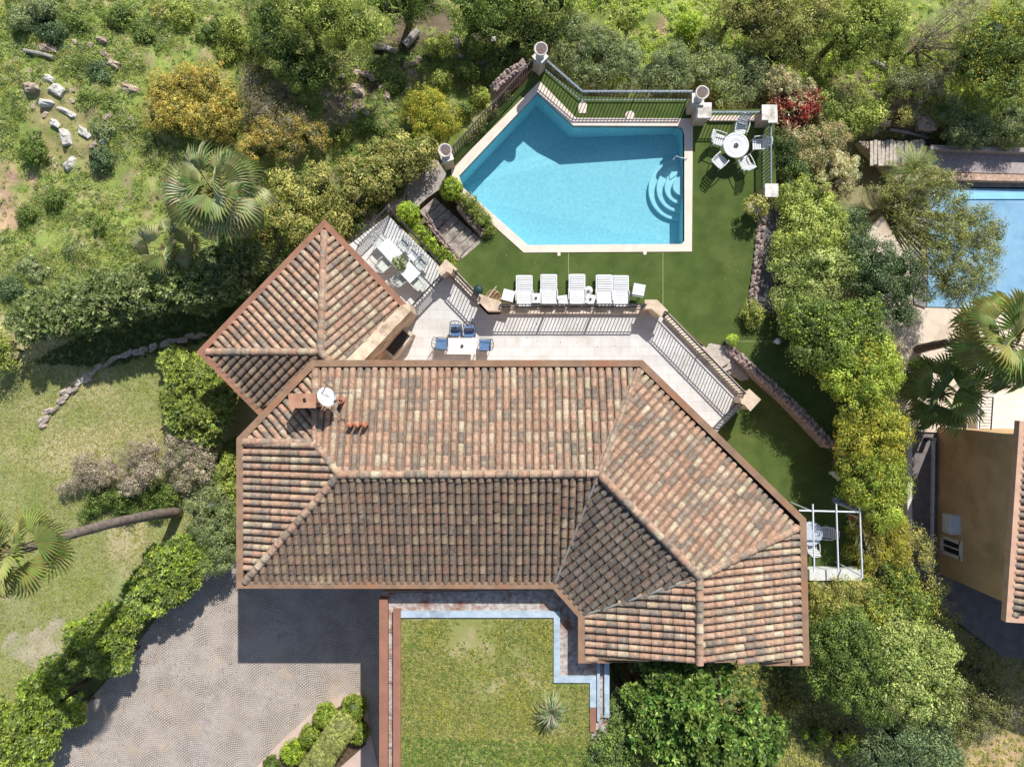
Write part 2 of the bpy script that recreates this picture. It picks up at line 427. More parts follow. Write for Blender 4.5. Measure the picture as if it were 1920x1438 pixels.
def ground_cols(x,y,z):
    px=CX+x*F/(H-z); py=CY-y*F/(H-z)
    wob=(fbm(x*.9+3,y*.9+5,3)-.5)*60; qx=px+wob; qy=py+(fbm(x*.9+60,y*.9+1,3)-.5)*60
    n1=fbm(x*.55,y*.55,5)[:,None]; n2=fbm(x*2.4+9,y*2.4,4)[:,None]; n3=fbm(x*.3+50,y*.3+20,3)[:,None]
    L=lambda c: np.array(lin(c))[None,:]
    ss=lambda v,a,b: sst(v,a,b)
    c=L((112,118,66))*(1-ss(n1,.45,.6))+L((150,140,98))*ss(n1,.45,.6)
    c=c*(1-ss(n2,.5,.72)*.6)+L((96,104,50))*ss(n2,.5,.72)*.6
    w=inside(WILD,qx,qy)
    cw=L((142,160,70))*(1-ss(n2,.5,.68))+L((170,160,108))*ss(n2,.5,.68)
    c[w]=cw[w]
    k=inside(LAWN,qx,qy)
    cl=L((150,154,96))*(1-ss(n1,.42,.58))+L((184,172,126))*ss(n1,.42,.58)
    cl=cl*(1-ss(n3,.45,.6)*.6)+L((128,148,70))*ss(n3,.45,.6)*.6
    c[k]=cl[k]
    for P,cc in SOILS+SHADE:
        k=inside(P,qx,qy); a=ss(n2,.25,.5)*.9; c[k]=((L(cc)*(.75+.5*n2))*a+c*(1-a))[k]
    g=(c@np.array([.3,.59,.11]))[:,None]; c=c+(g-c)*.12
    return np.clip(c*1.12*(.85+.3*fbm(x*5,y*5,3)[:,None]),0,1)
def build_ground():
    xs=grid_axis(-26,26,.15,260); ys=grid_axis(-20,20,.15,260)
    X,Y=np.meshgrid(xs,ys); x=X.ravel(); y=Y.ravel(); z=gz(x,y)
    nx=len(xs); ny=len(ys); i=np.arange(nx-1)[None,:]+nx*np.arange(ny-1)[:,None]; i=i.ravel()
    q=np.stack([i,i+1,i+nx+1,i+nx],1)
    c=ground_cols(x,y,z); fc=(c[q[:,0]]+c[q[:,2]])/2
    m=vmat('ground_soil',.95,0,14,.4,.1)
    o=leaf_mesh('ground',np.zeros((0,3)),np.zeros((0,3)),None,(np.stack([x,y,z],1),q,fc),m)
    o['kind']='structure'
build_ground()

# ------------------------------------------------------------------ driveway of fan-laid setts
def M_(nt,op,a,b=None,c=None):
    n=nt.nodes.new('ShaderNodeMath'); n.operation=op
    for i,v in enumerate((a,b,c)):
        if v is None: continue
        if hasattr(v,'is_output'): nt.links.new(v,n.inputs[i])
        else: n.inputs[i].default_value=v
    return n.outputs[0]
def sett_mat():
    m=bpy.data.materials.new('granite_setts'); nt,out=nodes(m)
    g=nt.nodes.new('ShaderNodeNewGeometry'); sp=nt.nodes.new('ShaderNodeSeparateXYZ'); nt.links.new(g.outputs['Position'],sp.inputs[0])
    w=1.6; R=1.06; cs=.105
    wob=M_(nt,'MULTIPLY',M_(nt,'SUBTRACT',noise_fac(nt,1.6,2,0,1),.5),.10)
    # rotate the pattern a little
    xr=M_(nt,'ADD',M_(nt,'MULTIPLY',sp.outputs[0],.86),M_(nt,'MULTIPLY',sp.outputs[1],.5))
    yr=M_(nt,'SUBTRACT',M_(nt,'MULTIPLY',sp.outputs[1],.86),M_(nt,'MULTIPLY',sp.outputs[0],.5))
    x=M_(nt,'ADD',xr,wob)
    u=M_(nt,'MULTIPLY',M_(nt,'SUBTRACT',M_(nt,'FRACT',M_(nt,'DIVIDE',x,w)),.5),w)
    s=M_(nt,'SUBTRACT',M_(nt,'ADD',yr,wob),M_(nt,'SQRT',M_(nt,'SUBTRACT',R*R,M_(nt,'MULTIPLY',u,u))))
    ar=M_(nt,'MULTIPLY',M_(nt,'ARCSINE',M_(nt,'DIVIDE',u,R)),R)
    a=M_(nt,'DIVIDE',s,cs); row=M_(nt,'FLOOR',a)
    b=M_(nt,'ADD',M_(nt,'DIVIDE',ar,cs),M_(nt,'MULTIPLY',row,.37))
    def joint(v):
        t=M_(nt,'ABSOLUTE',M_(nt,'SUBTRACT',M_(nt,'FRACT',v),.5))
        r=nt.nodes.new('ShaderNodeMapRange'); nt.links.new(t,r.inputs[0]); r.inputs[1].default_value=.28; r.inputs[2].default_value=.42; return r.outputs[0]
    j=M_(nt,'MAXIMUM',joint(a),M_(nt,'MULTIPLY',joint(b),.8))
    wn=nt.nodes.new('ShaderNodeTexWhiteNoise'); wn.noise_dimensions='2D'; cb=nt.nodes.new('ShaderNodeCombineXYZ')
    nt.links.new(row,cb.inputs[0]); nt.links.new(M_(nt,'FLOOR',b),cb.inputs[1]); nt.links.new(cb.outputs[0],wn.inputs[0])
    c=mixc(nt,wn.outputs[0],lin((198,186,175)),lin((176,165,156)))
    c=mixc(nt,noise_fac(nt,.7,5,.42,.62),c,lin((188,174,160)))
    c=mixc(nt,noise_fac(nt,9,3,.5,.75),c,lin((180,168,158)))
    c=mixc(nt,M_(nt,'MULTIPLY',noise_fac(nt,.9,3,.6,.66),.6),c,lin((214,192,166)))
    c=mixc(nt,M_(nt,'MULTIPLY',noise_fac(nt,.45,6,.5,.7,.7),.5),c,lin((158,144,130)))
    c=mixc(nt,M_(nt,'MULTIPLY',j,M_(nt,'ADD',.44,M_(nt,'MULTIPLY',noise_fac(nt,1.1,3,.4,.62),.42))),c,lin((82,74,70)))
    p=nt.nodes.new('ShaderNodeBsdfPrincipled'); p.inputs['Roughness'].default_value=.85; nt.links.new(c,p.inputs['Base Color'])
    bm=nt.nodes.new('ShaderNodeBump'); bm.inputs['Strength'].default_value=.5; bm.inputs['Distance'].default_value=.012; bm.invert=True
    nt.links.new(j,bm.inputs['Height']); nt.links.new(bm.outputs[0],p.inputs['Normal']); nt.links.new(p.outputs[0],out.inputs[0]); return m
SETT=sett_mat()
def slab(name,poly,z0,z1,top,side=None,holes=(),kind='structure',label=None,cat=None,parent=None):
    mb=MB(); mb.prism([(p.x,p.y) for p in poly],z0,z1,holes,0,1)
    o=mb.build(name,[top,side or top],parent)
    if kind and not parent: o['kind']=kind
    if label: tag(o,label,cat)
    return o
DZ=-2.12
slab('driveway',wp([(452,1040),(372,1062),(300,1150),(236,1236),(160,1320),(70,1425),(20,1560),(1010,1560),(800,1040)],DZ),-2.5,DZ,SETT)

# ------------------------------------------------------------------ pool deck and pool
POOL=[(1008,174),(1075,236),(1270,237),(1279,240),(1283,250),(1283,452),(1278,458),(990,460),(868,352),(861,330)]
COPEO=[(1012,153),(1080,222),(1299,223),(1297,472),(982,474),(846,352),(846,318)]
DECK=[(833,306),(1010,128),(1016,128),(1094,181),(1300,186),(1300,205),(1452,205),(1456,372),(1437,378),(1430,470),(1408,560),(1406,588),(1450,588),(1500,640),(1560,700),(1600,780),(1600,860),(1565,836),(1380,652),(1330,642),(1325,652),(1252,590),(1226,576),(918,576),(842,506),(905,452),(868,395),(840,345)]
HOLE=[(p.x,p.y) for p in wp(POOL,0)]
deckp=wp(DECK,0)
slab('pool_deck',deckp,-2.9,0.0,TURF,STUCCO,[[(p.x,p.y) for p in wp(COPEO,0)]])
def tile_pool():
    m=bpy.data.materials.new('pool_mosaic'); nt,out=nodes(m)
    c=mixc(nt,noise_fac(nt,7,5,.38,.62,.75),lin((144,196,210)),lin((166,210,220)))
    v=nt.nodes.new('ShaderNodeTexVoronoi'); v.feature='DISTANCE_TO_EDGE'; v.inputs['Scale'].default_value=5.5
    g=nt.nodes.new('ShaderNodeNewGeometry')
    dn=nt.nodes.new('ShaderNodeTexNoise'); dn.inputs['Scale'].default_value=3; nt.links.new(g.outputs['Position'],dn.inputs[0])
    va=nt.nodes.new('ShaderNodeVectorMath'); va.operation='ADD'; nt.links.new(g.outputs['Position'],va.inputs[0])
    vs=nt.nodes.new('ShaderNodeVectorMath'); vs.operation='SCALE'; vs.inputs[3].default_value=.5; nt.links.new(dn.outputs[1],vs.inputs[0]); nt.links.new(vs.outputs[0],va.inputs[1])
    nt.links.new(va.outputs[0],v.inputs['Vector'])
    r=nt.nodes.new('ShaderNodeMapRange'); nt.links.new(v.outputs[0],r.inputs[0]); r.inputs[1].default_value=.0; r.inputs[2].default_value=.09; r.inputs[3].default_value=.35; r.inputs[4].default_value=0
    c=mixc(nt,r.outputs[0],c,lin((122,184,202)))
    p=nt.nodes.new('ShaderNodeBsdfPrincipled'); p.inputs['Roughness'].default_value=.7; nt.links.new(c,p.inputs['Base Color']); nt.links.new(p.outputs[0],out.inputs[0]); return m
PMOS=tile_pool()
def water_mat(name,tint,bump=.25):
    m=bpy.data.materials.new(name); nt,out=nodes(m)
    t=nt.nodes.new('ShaderNodeBsdfTransparent'); t.inputs[0].default_value=(*tint,1)
    gl=nt.nodes.new('ShaderNodeBsdfGlossy'); gl.inputs['Roughness'].default_value=.04
    fr=nt.nodes.new('ShaderNodeFresnel'); fr.inputs[0].default_value=1.33
    b=nt.nodes.new('ShaderNodeBump'); b.inputs['Strength'].default_value=bump; b.inputs['Distance'].default_value=.03
    nt.links.new(noise_fac(nt,5,3,0,1),b.inputs['Height']); nt.links.new(b.outputs[0],gl.inputs['Normal']); nt.links.new(b.outputs[0],fr.inputs['Normal'])
    mx=nt.nodes.new('ShaderNodeMixShader'); nt.links.new(fr.outputs[0],mx.inputs[0]); nt.links.new(t.outputs[0],mx.inputs[1]); nt.links.new(gl.outputs[0],mx.inputs[2]); nt.links.new(mx.outputs[0],out.inputs[0]); return m
pool=empty('swimming_pool',W(1080,350,0),0,'blue water swimming pool of irregular seven sided outline with stone coping set in green turf','swimming pool')
def child(mb,name,mat,root,smooth=False):
    org=root.location; 
    mb.v=[(v[0]-org[0],v[1]-org[1],v[2]-org[2]) for v in mb.v]
    return mb.build(name,mat,root,smooth)
mb=MB(); mb.prism([(p.x,p.y) for p in wp(COPEO,0)],-.25,.03,[HOLE]); child(mb,'coping',COPE,pool)
mb=MB(); PX=[p[0] for p in HOLE]
def depth(x): return -1.62+.58*max(0,min(1,(x-2.0)/5.6))
fl=tessellate_polygon([[Vector((x,y,0)) for x,y in HOLE]])
mb.add([(x,y,depth(x)) for x,y in HOLE],[t for t in fl])
for i in range(len(HOLE)):
    a=HOLE[i]; b=HOLE[(i+1)%len(HOLE)]
    mb.add([(a[0],a[1],-.02),(b[0],b[1],-.02),(b[0],b[1],depth(b[0])),(a[0],a[1],depth(a[0]))],[(0,1,2,3)])
child(mb,'basin',PMOS,pool)
sc=W(1283,345,0); 
for i,(r,zt) in enumerate(((1.38,-.90),(1.06,-.70),(.74,-.5),(.42,-.3))):
    mb=MB(); n=20; pl=[(sc.x+.02,sc.y+r)]+[(sc.x-r*math.sin(math.pi*k/n),sc.y+r*math.cos(math.pi*k/n)) for k in range(n+1)]+[(sc.x+.02,sc.y-r)]
    mb.prism(pl,-1.3,zt); child(mb,'step',mat('pool_step',(186,222,230),(172,210,220),6,.7),pool)
mb=MB(); mb.prism(HOLE,-.10,-.09); mb.f=[f for f in mb.f if len(f)==3]; mb.c=mb.c[:len(mb.f)]; mb.m=mb.m[:len(mb.f)]
child(mb,'water',water_mat('pool_water',(.79,.95,.965)),pool)
# seams in the turf carpet
for i,pts in enumerate(([(1066,474),(1066,572)],[(1243,474),(1243,572)],[(1383,640),(1470,640)])):
    a=W(*pts[0]); b=W(*pts[1]); d=(b-a).normalized(); n=Vector((-d.y,d.x,0))*.012
    mb=MB(); mb.add([a+n+Vector((0,0,.006)),b+n+Vector((0,0,.006)),b-n+Vector((0,0,.006)),a-n+Vector((0,0,.006))],[(0,1,2,3)]); o=mb.build('turf_seam',mat('seam',(150,158,112),rough=.9)); o['kind']='structure'
# ------------------------------------------------------------------ terraces, lower lawn, paths
TZ=-.08
slab('terrace_floor',wp([(640,470),(728,404),(832,506),(915,590),(1226,580),(1402,750),(1343,812),(1180,720),(640,720),(560,640)],TZ),-2.6,TZ,TERR,STUCCO)
LZ=-.9
slab('lower_lawn',wp([(1250,640),(1335,650),(1385,655),(1568,838),(1585,950),(1620,1092),(1450,1092),(1250,900)],LZ),-2.9,LZ,TURF,STUCCO)
slab('path',wp([(820,300),(845,340),(800,372),(770,400),(735,392),(650,468),(600,440),(700,350),(780,305)],-1.3),-2.6,-1.3,mat('path_gravel',(176,168,160),(150,142,136),6,.95,.5,60))
slab('passage_paving',wp([(1434,372),(1466,372),(1466,600),(1404,600),(1410,540)],-.12),-2.9,-.12,mat('passage_stone',(120,116,116),(92,90,94),8,.9,.6,30))
# ------------------------------------------------------------------ roofs
TC=[(212,172,142),(206,162,132),(202,158,128),(214,176,146),(208,168,138),(222,202,168),(216,194,158),(174,154,134),(168,148,130),(184,162,140),(206,166,136),(206,162,132),(156,142,126),(214,184,150),(210,170,140)]
TCL=[lin(c) for c in TC]
MOSS_SHADE=[lin(c) for c in [(132,122,110),(124,114,104),(140,128,114),(116,108,100),(148,132,118),(154,128,112),(134,126,110)]]  # moss grey darkened by painted-in shade of the courtyard slope turned from sun
SMOSS_SHADE=[lin(c) for c in [(160,136,114),(166,138,114),(146,128,112),(182,160,128),(138,122,108),(170,134,112),(154,132,112)]]  # south and wing slopes: weathered brown with their shade mixed into the colour
CUR=[None]
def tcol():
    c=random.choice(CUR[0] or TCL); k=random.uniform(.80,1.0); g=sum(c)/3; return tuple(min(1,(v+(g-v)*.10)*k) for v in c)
def half_tube(mb,org,u,v,n,v0,v1,r0,r1,h0,h1,col,seg=6,end=True):
    """barrel tile: axis along v, from v0 (lower, wide) to v1; mottled rings"""
    vs=[]; rings=[(v0+(v1-v0)*t,r0*(1-t)+r1*t,h0*(1-t)+h1*t) for t in (0,.2,.4,.6,.8,1)]
    for (t,r,h) in rings:
        for k in range(seg+1):
            w=math.pi*k/seg; vs.append(org+v*t+u*(r*math.cos(w))+n*(h+r*.9*math.sin(w)))
    c2=random.choice(CUR[0] or TCL); a=random.uniform(.0,.6); m1=tuple(x*(1-a)+y*a for x,y in zip(col,c2))
    dk=random.uniform(.7,1.0); g=lin((128,114,104)); b=random.uniform(0,.75); m2=tuple((x*(1-b)+y*b)*dk for x,y in zip(col,g))
    mx_=lambda p,q,t: tuple(x*(1-t)+y*t for x,y in zip(p,q))
    cs=[mx_(col,m2,random.choice((0,0,.4))),col,m1,mx_(m1,m2,.5),m2]
    for i in range(5):
        mb.add(vs[i*(seg+1):(i+2)*(seg+1)],[(k,k+1,seg+1+k+1,seg+1+k) for k in range(seg)],cs[i])
    # thickness lip at the lower end
    if end:
        L=[]; 
        for s in (1.0,.84):
            for k in range(seg+1):
                w=math.pi*k/seg; L.append(org+v*v0+u*(r0*s*math.cos(w))+n*(h0+r0*.9*s*math.sin(w)))
        mb.add(L,[(k+1,k,seg+1+k,seg+1+k+1) for k in range(seg)],tuple(x*.7 for x in col))
def roof_slope(root,poly,name='roof_slope',pitch=.285,L=.43,under=.0,pal=None):
    """poly: world points; poly[0]->poly[1] is the eave line"""
    CUR[0]=pal
    a=poly[0]; b=poly[1]; u=(b-a).normalized()
    far=max(poly[2:],key=lambda p:(p-a-u*(p-a).dot(u)).length)
    w=(far-a)-u*(far-a).dot(u); v=w.normalized(); n=u.cross(v)
    if n.z<0: n=-n
    uv=[((p-a).dot(u),(p-a).dot(v)) for p in poly]
    mb=MB(); org=a
    base=[a+u*x+v*y-n*.02 for x,y in uv]
    t=tessellate_polygon([[Vector((x,y,0)) for x,y in uv]]); 
    mb.add(base,[tuple(q) for q in t],lin((150,124,104)))
    low=[p-n*.14 for p in base]; m_=len(base)
    for i in range(m_): mb.add([base[i],base[(i+1)%m_],low[(i+1)%m_],low[i]],[(0,1,2,3)],lin((90,72,62)))
    u0=min(x for x,y in uv); u1=max(x for x,y in uv); N=int((u1-u0)/pitch); off=((u1-u0)-N*pitch)/2
    for k in range(N+1):
        x=u0+off+pitch*k
        ys=[]
        for i in range(len(uv)):
            (x0,y0),(x1,y1)=uv[i],uv[(i+1)%len(uv)]
            if (x0<=x)!=(x1<=x): ys.append(y0+(y1-y0)*(x-x0)/(x1-x0))
        if len(ys)<2: continue
        lo,hi=min(ys),max(ys)
        if hi-lo<.12: continue
        org=a+u*(x+random.uniform(-.014,.014)); y=lo-.05-random.uniform(0,.03); first=True
        ph=0 if lo<.05 else random.uniform(0,.3)
        y-=0
        while y<hi-.08:
            e=min(y+L+.05,hi+.03); r=.117
            half_tube(mb,org,u,v,n,y,e,r,r-(.020 if pal else .014),(.034 if pal else .016)+random.uniform(-.006,.008),.0,tcol())
            y+=L+(random.uniform(-.012,.012)) - (ph if first else 0); first=False
    CUR[0]=None
    return child(mb,name,TILE,root,False)
def ridge(root,pts,r=.135,L=.42):
    mb=MB()
    for i in range(len(pts)-1):
        a,b=pts[i],pts[i+1]; v=(b-a); D=v.length; v.normalize()
        if a.z>b.z: a,b=b,a; v=-v
        u=v.cross(Vector((0,0,1))).normalized(); n=u.cross(v); 
        if n.z<0: n=-n
        k=max(1,round(D/L)); l=D/k
        for j in range(k): half_tube(mb,a+n*.0,u,v,n,j*l-.03,(j+1)*l+.03,r+.012,r-.012,.085,.05,tcol(),8)
        mb.add([a-u*.17+n*.0,b-u*.17,b+n*.12,a+n*.12],[(0,1,2,3)],lin((170,150,132))); mb.add([a+u*.17,b+u*.17,b+n*.12,a+n*.12],[(3,2,1,0)],lin((170,150,132)))
    return child(mb,'ridge_tiles',TILE,root)
def path_strip(pts,wd,z0,z1,side=1,mb=None,col=None,closed=False,off=0.0):
    """band of width wd along a plan path, offset to one side, with mitred corners"""
    mb=mb or MB(); P=[Vector((p[0],p[1])) for p in pts]; n=len(P); A=[];B=[]
    for i in range(n):
        d0=(P[i]-P[i-1]).normalized() if (i>0 or closed) else (P[1]-P[0]).normalized()
        d1=(P[(i+1)%n]-P[i]).normalized() if (i<n-1 or closed) else d0
        n0=Vector((-d0.y,d0.x))*side; n1=Vector((-d1.y,d1.x))*side; m=(n0+n1)
        m=m/ max(.3,m.dot(n0)) if m.length>.1 else n0
        A.append(P[i]+m*off); B.append(P[i]+m*(off+wd))
    k=n if closed else n-1
    for i in range(k):
        j=(i+1)%n; a0,a1,b0,b1=A[i],A[j],B[i],B[j]
        v=[(*a0,z0),(*a1,z0),(*b1,z0),(*b0,z0),(*a0,z1),(*a1,z1),(*b1,z1),(*b0,z1)]
        fs=[(4,5,6,7),(3,2,1,0),(0,1,5,4),(2,3,7,6)]
        if not closed and i==0: fs.append((0,4,7,3))
        if not closed and i==k-1: fs.append((1,2,6,5))
        mb.add(v,fs,col)
    return mb
villa=empty('villa',W(960,880,-2.2),0,'large villa with hipped roof of mottled terracotta barrel tiles and brown gutters','house')
ZE=3.3; ZP=3.22
FAS=[(1148,1243),(1084,1243),(1084,1157),(1037,1104),(443,1103),(443,822),(585,675),(1205,675),(1512,973),(1518,1248),(1428,1248)]
fw=[W(a,b,ZE) for a,b in FAS]
# which side is inward: path runs from the south edge west, north, east (clockwise seen from above) -> inward is on the right
mb=path_strip(fw,.26,ZE-.38,ZE,-1); child(mb,'gutter',BROWNM,villa)
mb=path_strip(fw,.26,ZE-.26,ZE-.20,-1,off=.2); child(mb,'gutter_bed',TROUGH,villa)
mb=MB()
for p,q in (((616,684),(616,692)),):
    pass
for k in range(9):
    x=619+k*67.6
    if x<1200: mb=MB(); mb.tube([W(x,682,ZE-.02),W(x,696,ZE-.02)],.012,5); child(mb,'gutter_strap',GREYM,villa)
for k in range(6):
    x=1236+k*48; y=704+k*47.5; mb=MB(); mb.tube([W(x,y,ZE-.02),W(x-8,y+8,ZE-.02)],.012,5); child(mb,'gutter_strap',GREYM,villa)
R=lambda px,py,z=ZP: W(px,py,z)
V1=R(592,830,3.93);V2=R(636,890,4.45);V3=R(1122,888,4.5);V4=R(1311,1081,4.45);V5=R(1311,1243,4.45)
A_=R(592,694); B_=R(1197,694); C_=R(1494,990); Hh=R(461,828); G_=R(462,1088); E1=R(1042,1088); E2=R(1100,1150); E3=R(1102,1236); D_=R(1500,1240)
roof_slope(villa,[A_,B_,V3,V2,V1])                       # north slope
roof_slope(villa,[R(465,826),R(590,700),V1])             # north-west corner
roof_slope(villa,[G_+Vector((0,.1,0)),Hh,V1,V2])         # west
roof_slope(villa,[G_,E1,V3,V2],pal=SMOSS_SHADE)                          # south
roof_slope(villa,[R(1199,696),C_,V4,V3])                 # north-east
roof_slope(villa,[E1,E2,V4,V3],pal=MOSS_SHADE)                          # courtyard side
roof_slope(villa,[E2,E3,V5,V4])                          # south wing west
roof_slope(villa,[C_,D_,V5,V4])                          # south wing east
ridge(villa,[A_+Vector((0,0,.0)),V1]); ridge(villa,[Hh,V1]); ridge(villa,[V1,V2]); ridge(villa,[V2,V3]); ridge(villa,[G_,V2]); ridge(villa,[V3,V4])
ridge(villa,[C_,V4]); ridge(villa,[V5,V4]); ridge(villa,[B_,V3],.09)
# valley flashing
mb=MB()
for a,b in ((E1,V3),(E2,V4)):
    mb.tube([a+Vector((0,0,.085)),b+Vector((0,0,.085))],.05,6)
child(mb,'valley_flashing',mat('grey_flashing',(150,148,140),(128,126,120),5,.6),villa)
# walls
def inset(pts,d):
    P=[Vector((p[0],p[1])) for p in pts]; o=[]; n=len(P)
    for i in range(n):
        d0=(P[i]-P[i-1]).normalized(); d1=(P[(i+1)%n]-P[i]).normalized(); n0=Vector((d0.y,-d0.x)); n1=Vector((d1.y,-d1.x)); m=n0+n1; m=m/max(.3,m.dot(n0)); o.append((P[i]+m*d)[:])
    return o
wallp=inset([f for f in fw[1:10]],.62)
mb=MB(); mb.prism(wallp,-2.9,ZE-.4); child(mb,'wall',STUCCO,villa)
mb=MB(); full=inset([f for f in fw[1:10]],.1); mb.prism(full,ZE-.46,ZE-.39,bottom=True); child(mb,'soffit',mat('soffit',(196,160,132),(180,146,120),3,.9),villa)
# gable verge of the south wing
mb=MB(); mb.add([R(1100,1241,ZE-.4),R(1500,1241,ZE-.4),R(1500,1240,ZP-.1),R(1311,1241,4.35),R(1100,1240,ZP-.1)],[(0,1,2,3,4)]); child(mb,'gable_wall',STUCCO,villa)
# --- lower wing turned to the north-west
wing=empty('villa_wing',W(540,600,-2.2),0,'low turned wing of the villa under a pointed square tile roof','house')
WE=2.15; WP=2.06; WA=3.0
wf=[W(a,b,WE) for a,b in [(492,786),(368,660),(608,411),(764,572)]]
mb=path_strip(wf,.24,WE-.34,WE,-1); child(mb,'gutter',[mat('wing_gutter',(160,114,92),(140,100,80),2,.7)],wing)
mb=path_strip(wf,.16,WE-.2,WE-.12,-1,off=.24); child(mb,'gutter_bed',TROUGH,wing)
Q=lambda px,py,z=WP: W(px,py,z)
AP=Q(601,660,WA); AR=Q(640,702,WA)
roof_slope(wing,[Q(393,655),Q(608,434),AP]); roof_slope(wing,[Q(611,434),Q(748,576),Q(668,662,2.78),AR,AP]); roof_slope(wing,[Q(486,766),Q(394,664),AP,AR],pal=SMOSS_SHADE)
ridge(wing,[Q(608,436),AP]); ridge(wing,[Q(392,660),AP]); ridge(wing,[AP,AR])
mb=MB(); pt=[W(751,573,2.25),W(768,569,2.25),W(770,583,2.25),W(680,678,3.0),W(646,678,3.0)]
mb.add(pt+[Vector((p.x,p.y,TZ)) for p in pt],[(0,1,2,3,4)]+[(i,(i+1)%5,(i+1)%5+5,i+5) for i in range(5)])
child(mb,'parapet',mat('beige_render',(214,194,168),(190,168,142),2.5,.9,.2,30,c3=(150,130,110),scale3=2),wing)
wpoly=[W(a,b,WE) for a,b in [(490,784),(372,660),(608,416),(760,570),(640,700)]]
mb=MB(); mb.prism(inset(wpoly,.55),-2.9,WE-.36); child(mb,'wall',STUCCO,wing)
# chimney
mb=MB(); c0=W(567,752,3.2); c1=W(600,752,3.5)
ct=4.75; a=W(541,738,ct); b=W(592,765,ct)
mb.box(((a.x+b.x)/2+.02,(a.y+b.y)/2,3.9),(abs(b.x-a.x)*.93,abs(a.y-b.y)*.9,1.66)); mb.box(((a.x+b.x)/2,(a.y+b.y)/2,ct-.04),(abs(b.x-a.x),abs(a.y-b.y),.09))
ch=child(mb,'chimney',mat('terracotta_render',(188,146,118),(168,124,98),3,.85,.4,20,c3=(150,110,84),scale3=2),villa)
mb=MB(); p=W(571,750,ct+.01); mb.box((p.x,p.y,ct+.02),(.1,.14,.04),.3); m_=mb; child(m_,'flue_opening',TROUGH,villa)
# vent pipes
for (x,y) in ((655,798),(669,798),(683,798)):
    p=W(x,y,4.35); mb=MB(); mb.lathe([(.085,-.55),(.085,-.02),(.10,0),(.10,.03),(.0,.05)],p,12); child(mb,'vent_pipe',mat('pot',(186,120,90),(160,100,76),6,.8),villa,True)
mb=MB(); p=W(638,752,4.1); mb.lathe([(.1,-.4),(.1,0),(.07,.0),(.06,-.1)],p,12); child(mb,'vent_pipe',MATS['pot'],villa,True)
# satellite dish
dish=empty('satellite_dish',W(605,756,3.9),0,'white oval satellite dish beside the chimney','satellite dish')
mb=MB(); N=24; prof=[(.0,.0),(.16,.012),(.32,.05),(.42,.09),(.425,.10),(.32,.06),(.16,.022),(.0,.010)]
T=Matrix.Translation(W(610,746,4.75))@Matrix.Rotation(math.radians(28),4,'Z')@Matrix.Rotation(math.radians(50),4,'Y')@Matrix.Diagonal((.92,.90,1,1))
mb.lathe(prof,(0,0,0),N); mb.v=[tuple(T@Vector(v)) for v in mb.v]; child(mb,'reflector',WHITE,dish,True)
mb=MB(); mb.tube([W(588,757,4.4),W(600,757,4.4),W(606,750,4.5)],.028,6); mb.tube([W(586,752,4.5),W(592,772,4.3)],.02,6); mb.tube([W(616,754,4.55),W(628,752,4.72)],.014,5); child(mb,'bracket',GREYM,dish)
mb=MB(); q=W(629,752,4.74); mb.box(q,(.09,.06,.06),.4); child(mb,'receiver',BLACK,dish)
ant=empty('roof_antenna',W(612,735,3.7),0,'thin grey television antenna with short cross bars beside the dish','antenna')
mb=MB(); mb.tube([W(622,728,3.7),W(606,716,5.3)],.018,6); mb.tube([W(604,716,5.3),W(622,713,5.3)],.015,5); mb.tube([W(628,737,4.9),W(660,736,5.1)],.015,5); mb.tube([W(628,737,4.9),W(624,729,3.8)],.015,5)
child(mb,'mast',GREYM,ant)
mb=MB()
for k in range(6):
    x=630+k*6; mb.tube([W(x,731,5.08),W(x,742,5.08)],.009,4)
for k in range(4):
    mb.tube([W(616+k*2.5,706,5.3),W(616+k*2.5,721,5.3)],.009,4)
child(mb,'cross_bars',GREYM,ant)
# ------------------------------------------------------------------ garage with planted roof
gar=empty('garage',W(900,1300,-2.2),0,'flat garage roof planted with grass inside brown and pale blue metal edging','garage')
GZ=2.42
GP=[(716,1110),(1142,1100),(1142,1345),(1122,1560),(716,1560)]
mb=MB(); mb.prism([(p.x,p.y) for p in wp(GP,GZ)],-2.6,GZ-.10); child(mb,'wall',STUCCO,gar)
GRAV=mat('roof_gravel',(196,190,184),(150,134,124),7,.95,.6,60,c3=(140,98,82),scale3=1.6)
mb=MB(); mb.prism([(p.x,p.y) for p in wp([(729,1112),(1138,1102),(1138,1345),(1118,1560),(729,1560)],GZ-.04)],GZ-.1,GZ-.04); child(mb,'gravel_bed',GRAV,gar)
mb=MB(); mb.prism([(p.x,p.y) for p in wp([(752,1160),(1040,1160),(1040,1281),(1108,1281),(1108,1560),(752,1560)],GZ+.03)],GZ-.08,GZ+.03); child(mb,'roof_lawn',mat('roof_lawn_soil',(146,146,86),(120,130,62),1.6,.95,.8,50,c3=(178,164,124),scale3=.8),gar)
mb=MB(); a=W(711,1122,GZ+.2); b=W(727,1560,GZ+.2); mb.box(((a.x+b.x)/2,(a.y+b.y)/2,GZ-.02),(b.x-a.x,a.y-b.y,.44))
a=W(737,1143,GZ+.2); b=W(751,1560,GZ+.2); mb.box(((a.x+b.x)/2,(a.y+b.y)/2,GZ),(b.x-a.x,a.y-b.y,.38)); child(mb,'parapet_cap',REDM,gar)
mb=MB()
for y in (1182,1230,1277,1337,1400):
    mb.tube([W(727,y,GZ+.1),W(737,y,GZ+.1)],.012,5)
child(mb,'parapet_tie',GREYM,gar)
mb=path_strip([W(x,y,GZ+.12) for x,y in [(751,1152),(1044,1152),(1044,1274),(1112,1274),(1112,1326)]],.25,GZ-.08,GZ+.12,1,off=-.125); child(mb,'metal_coping',BLUEM,gar)
mb=path_strip([W(x,y,GZ+.11) for x,y in [(1112,1327),(1112,1372)]],.24,GZ-.08,GZ+.11,1,off=-.12); child(mb,'brown_coping',REDM,gar)
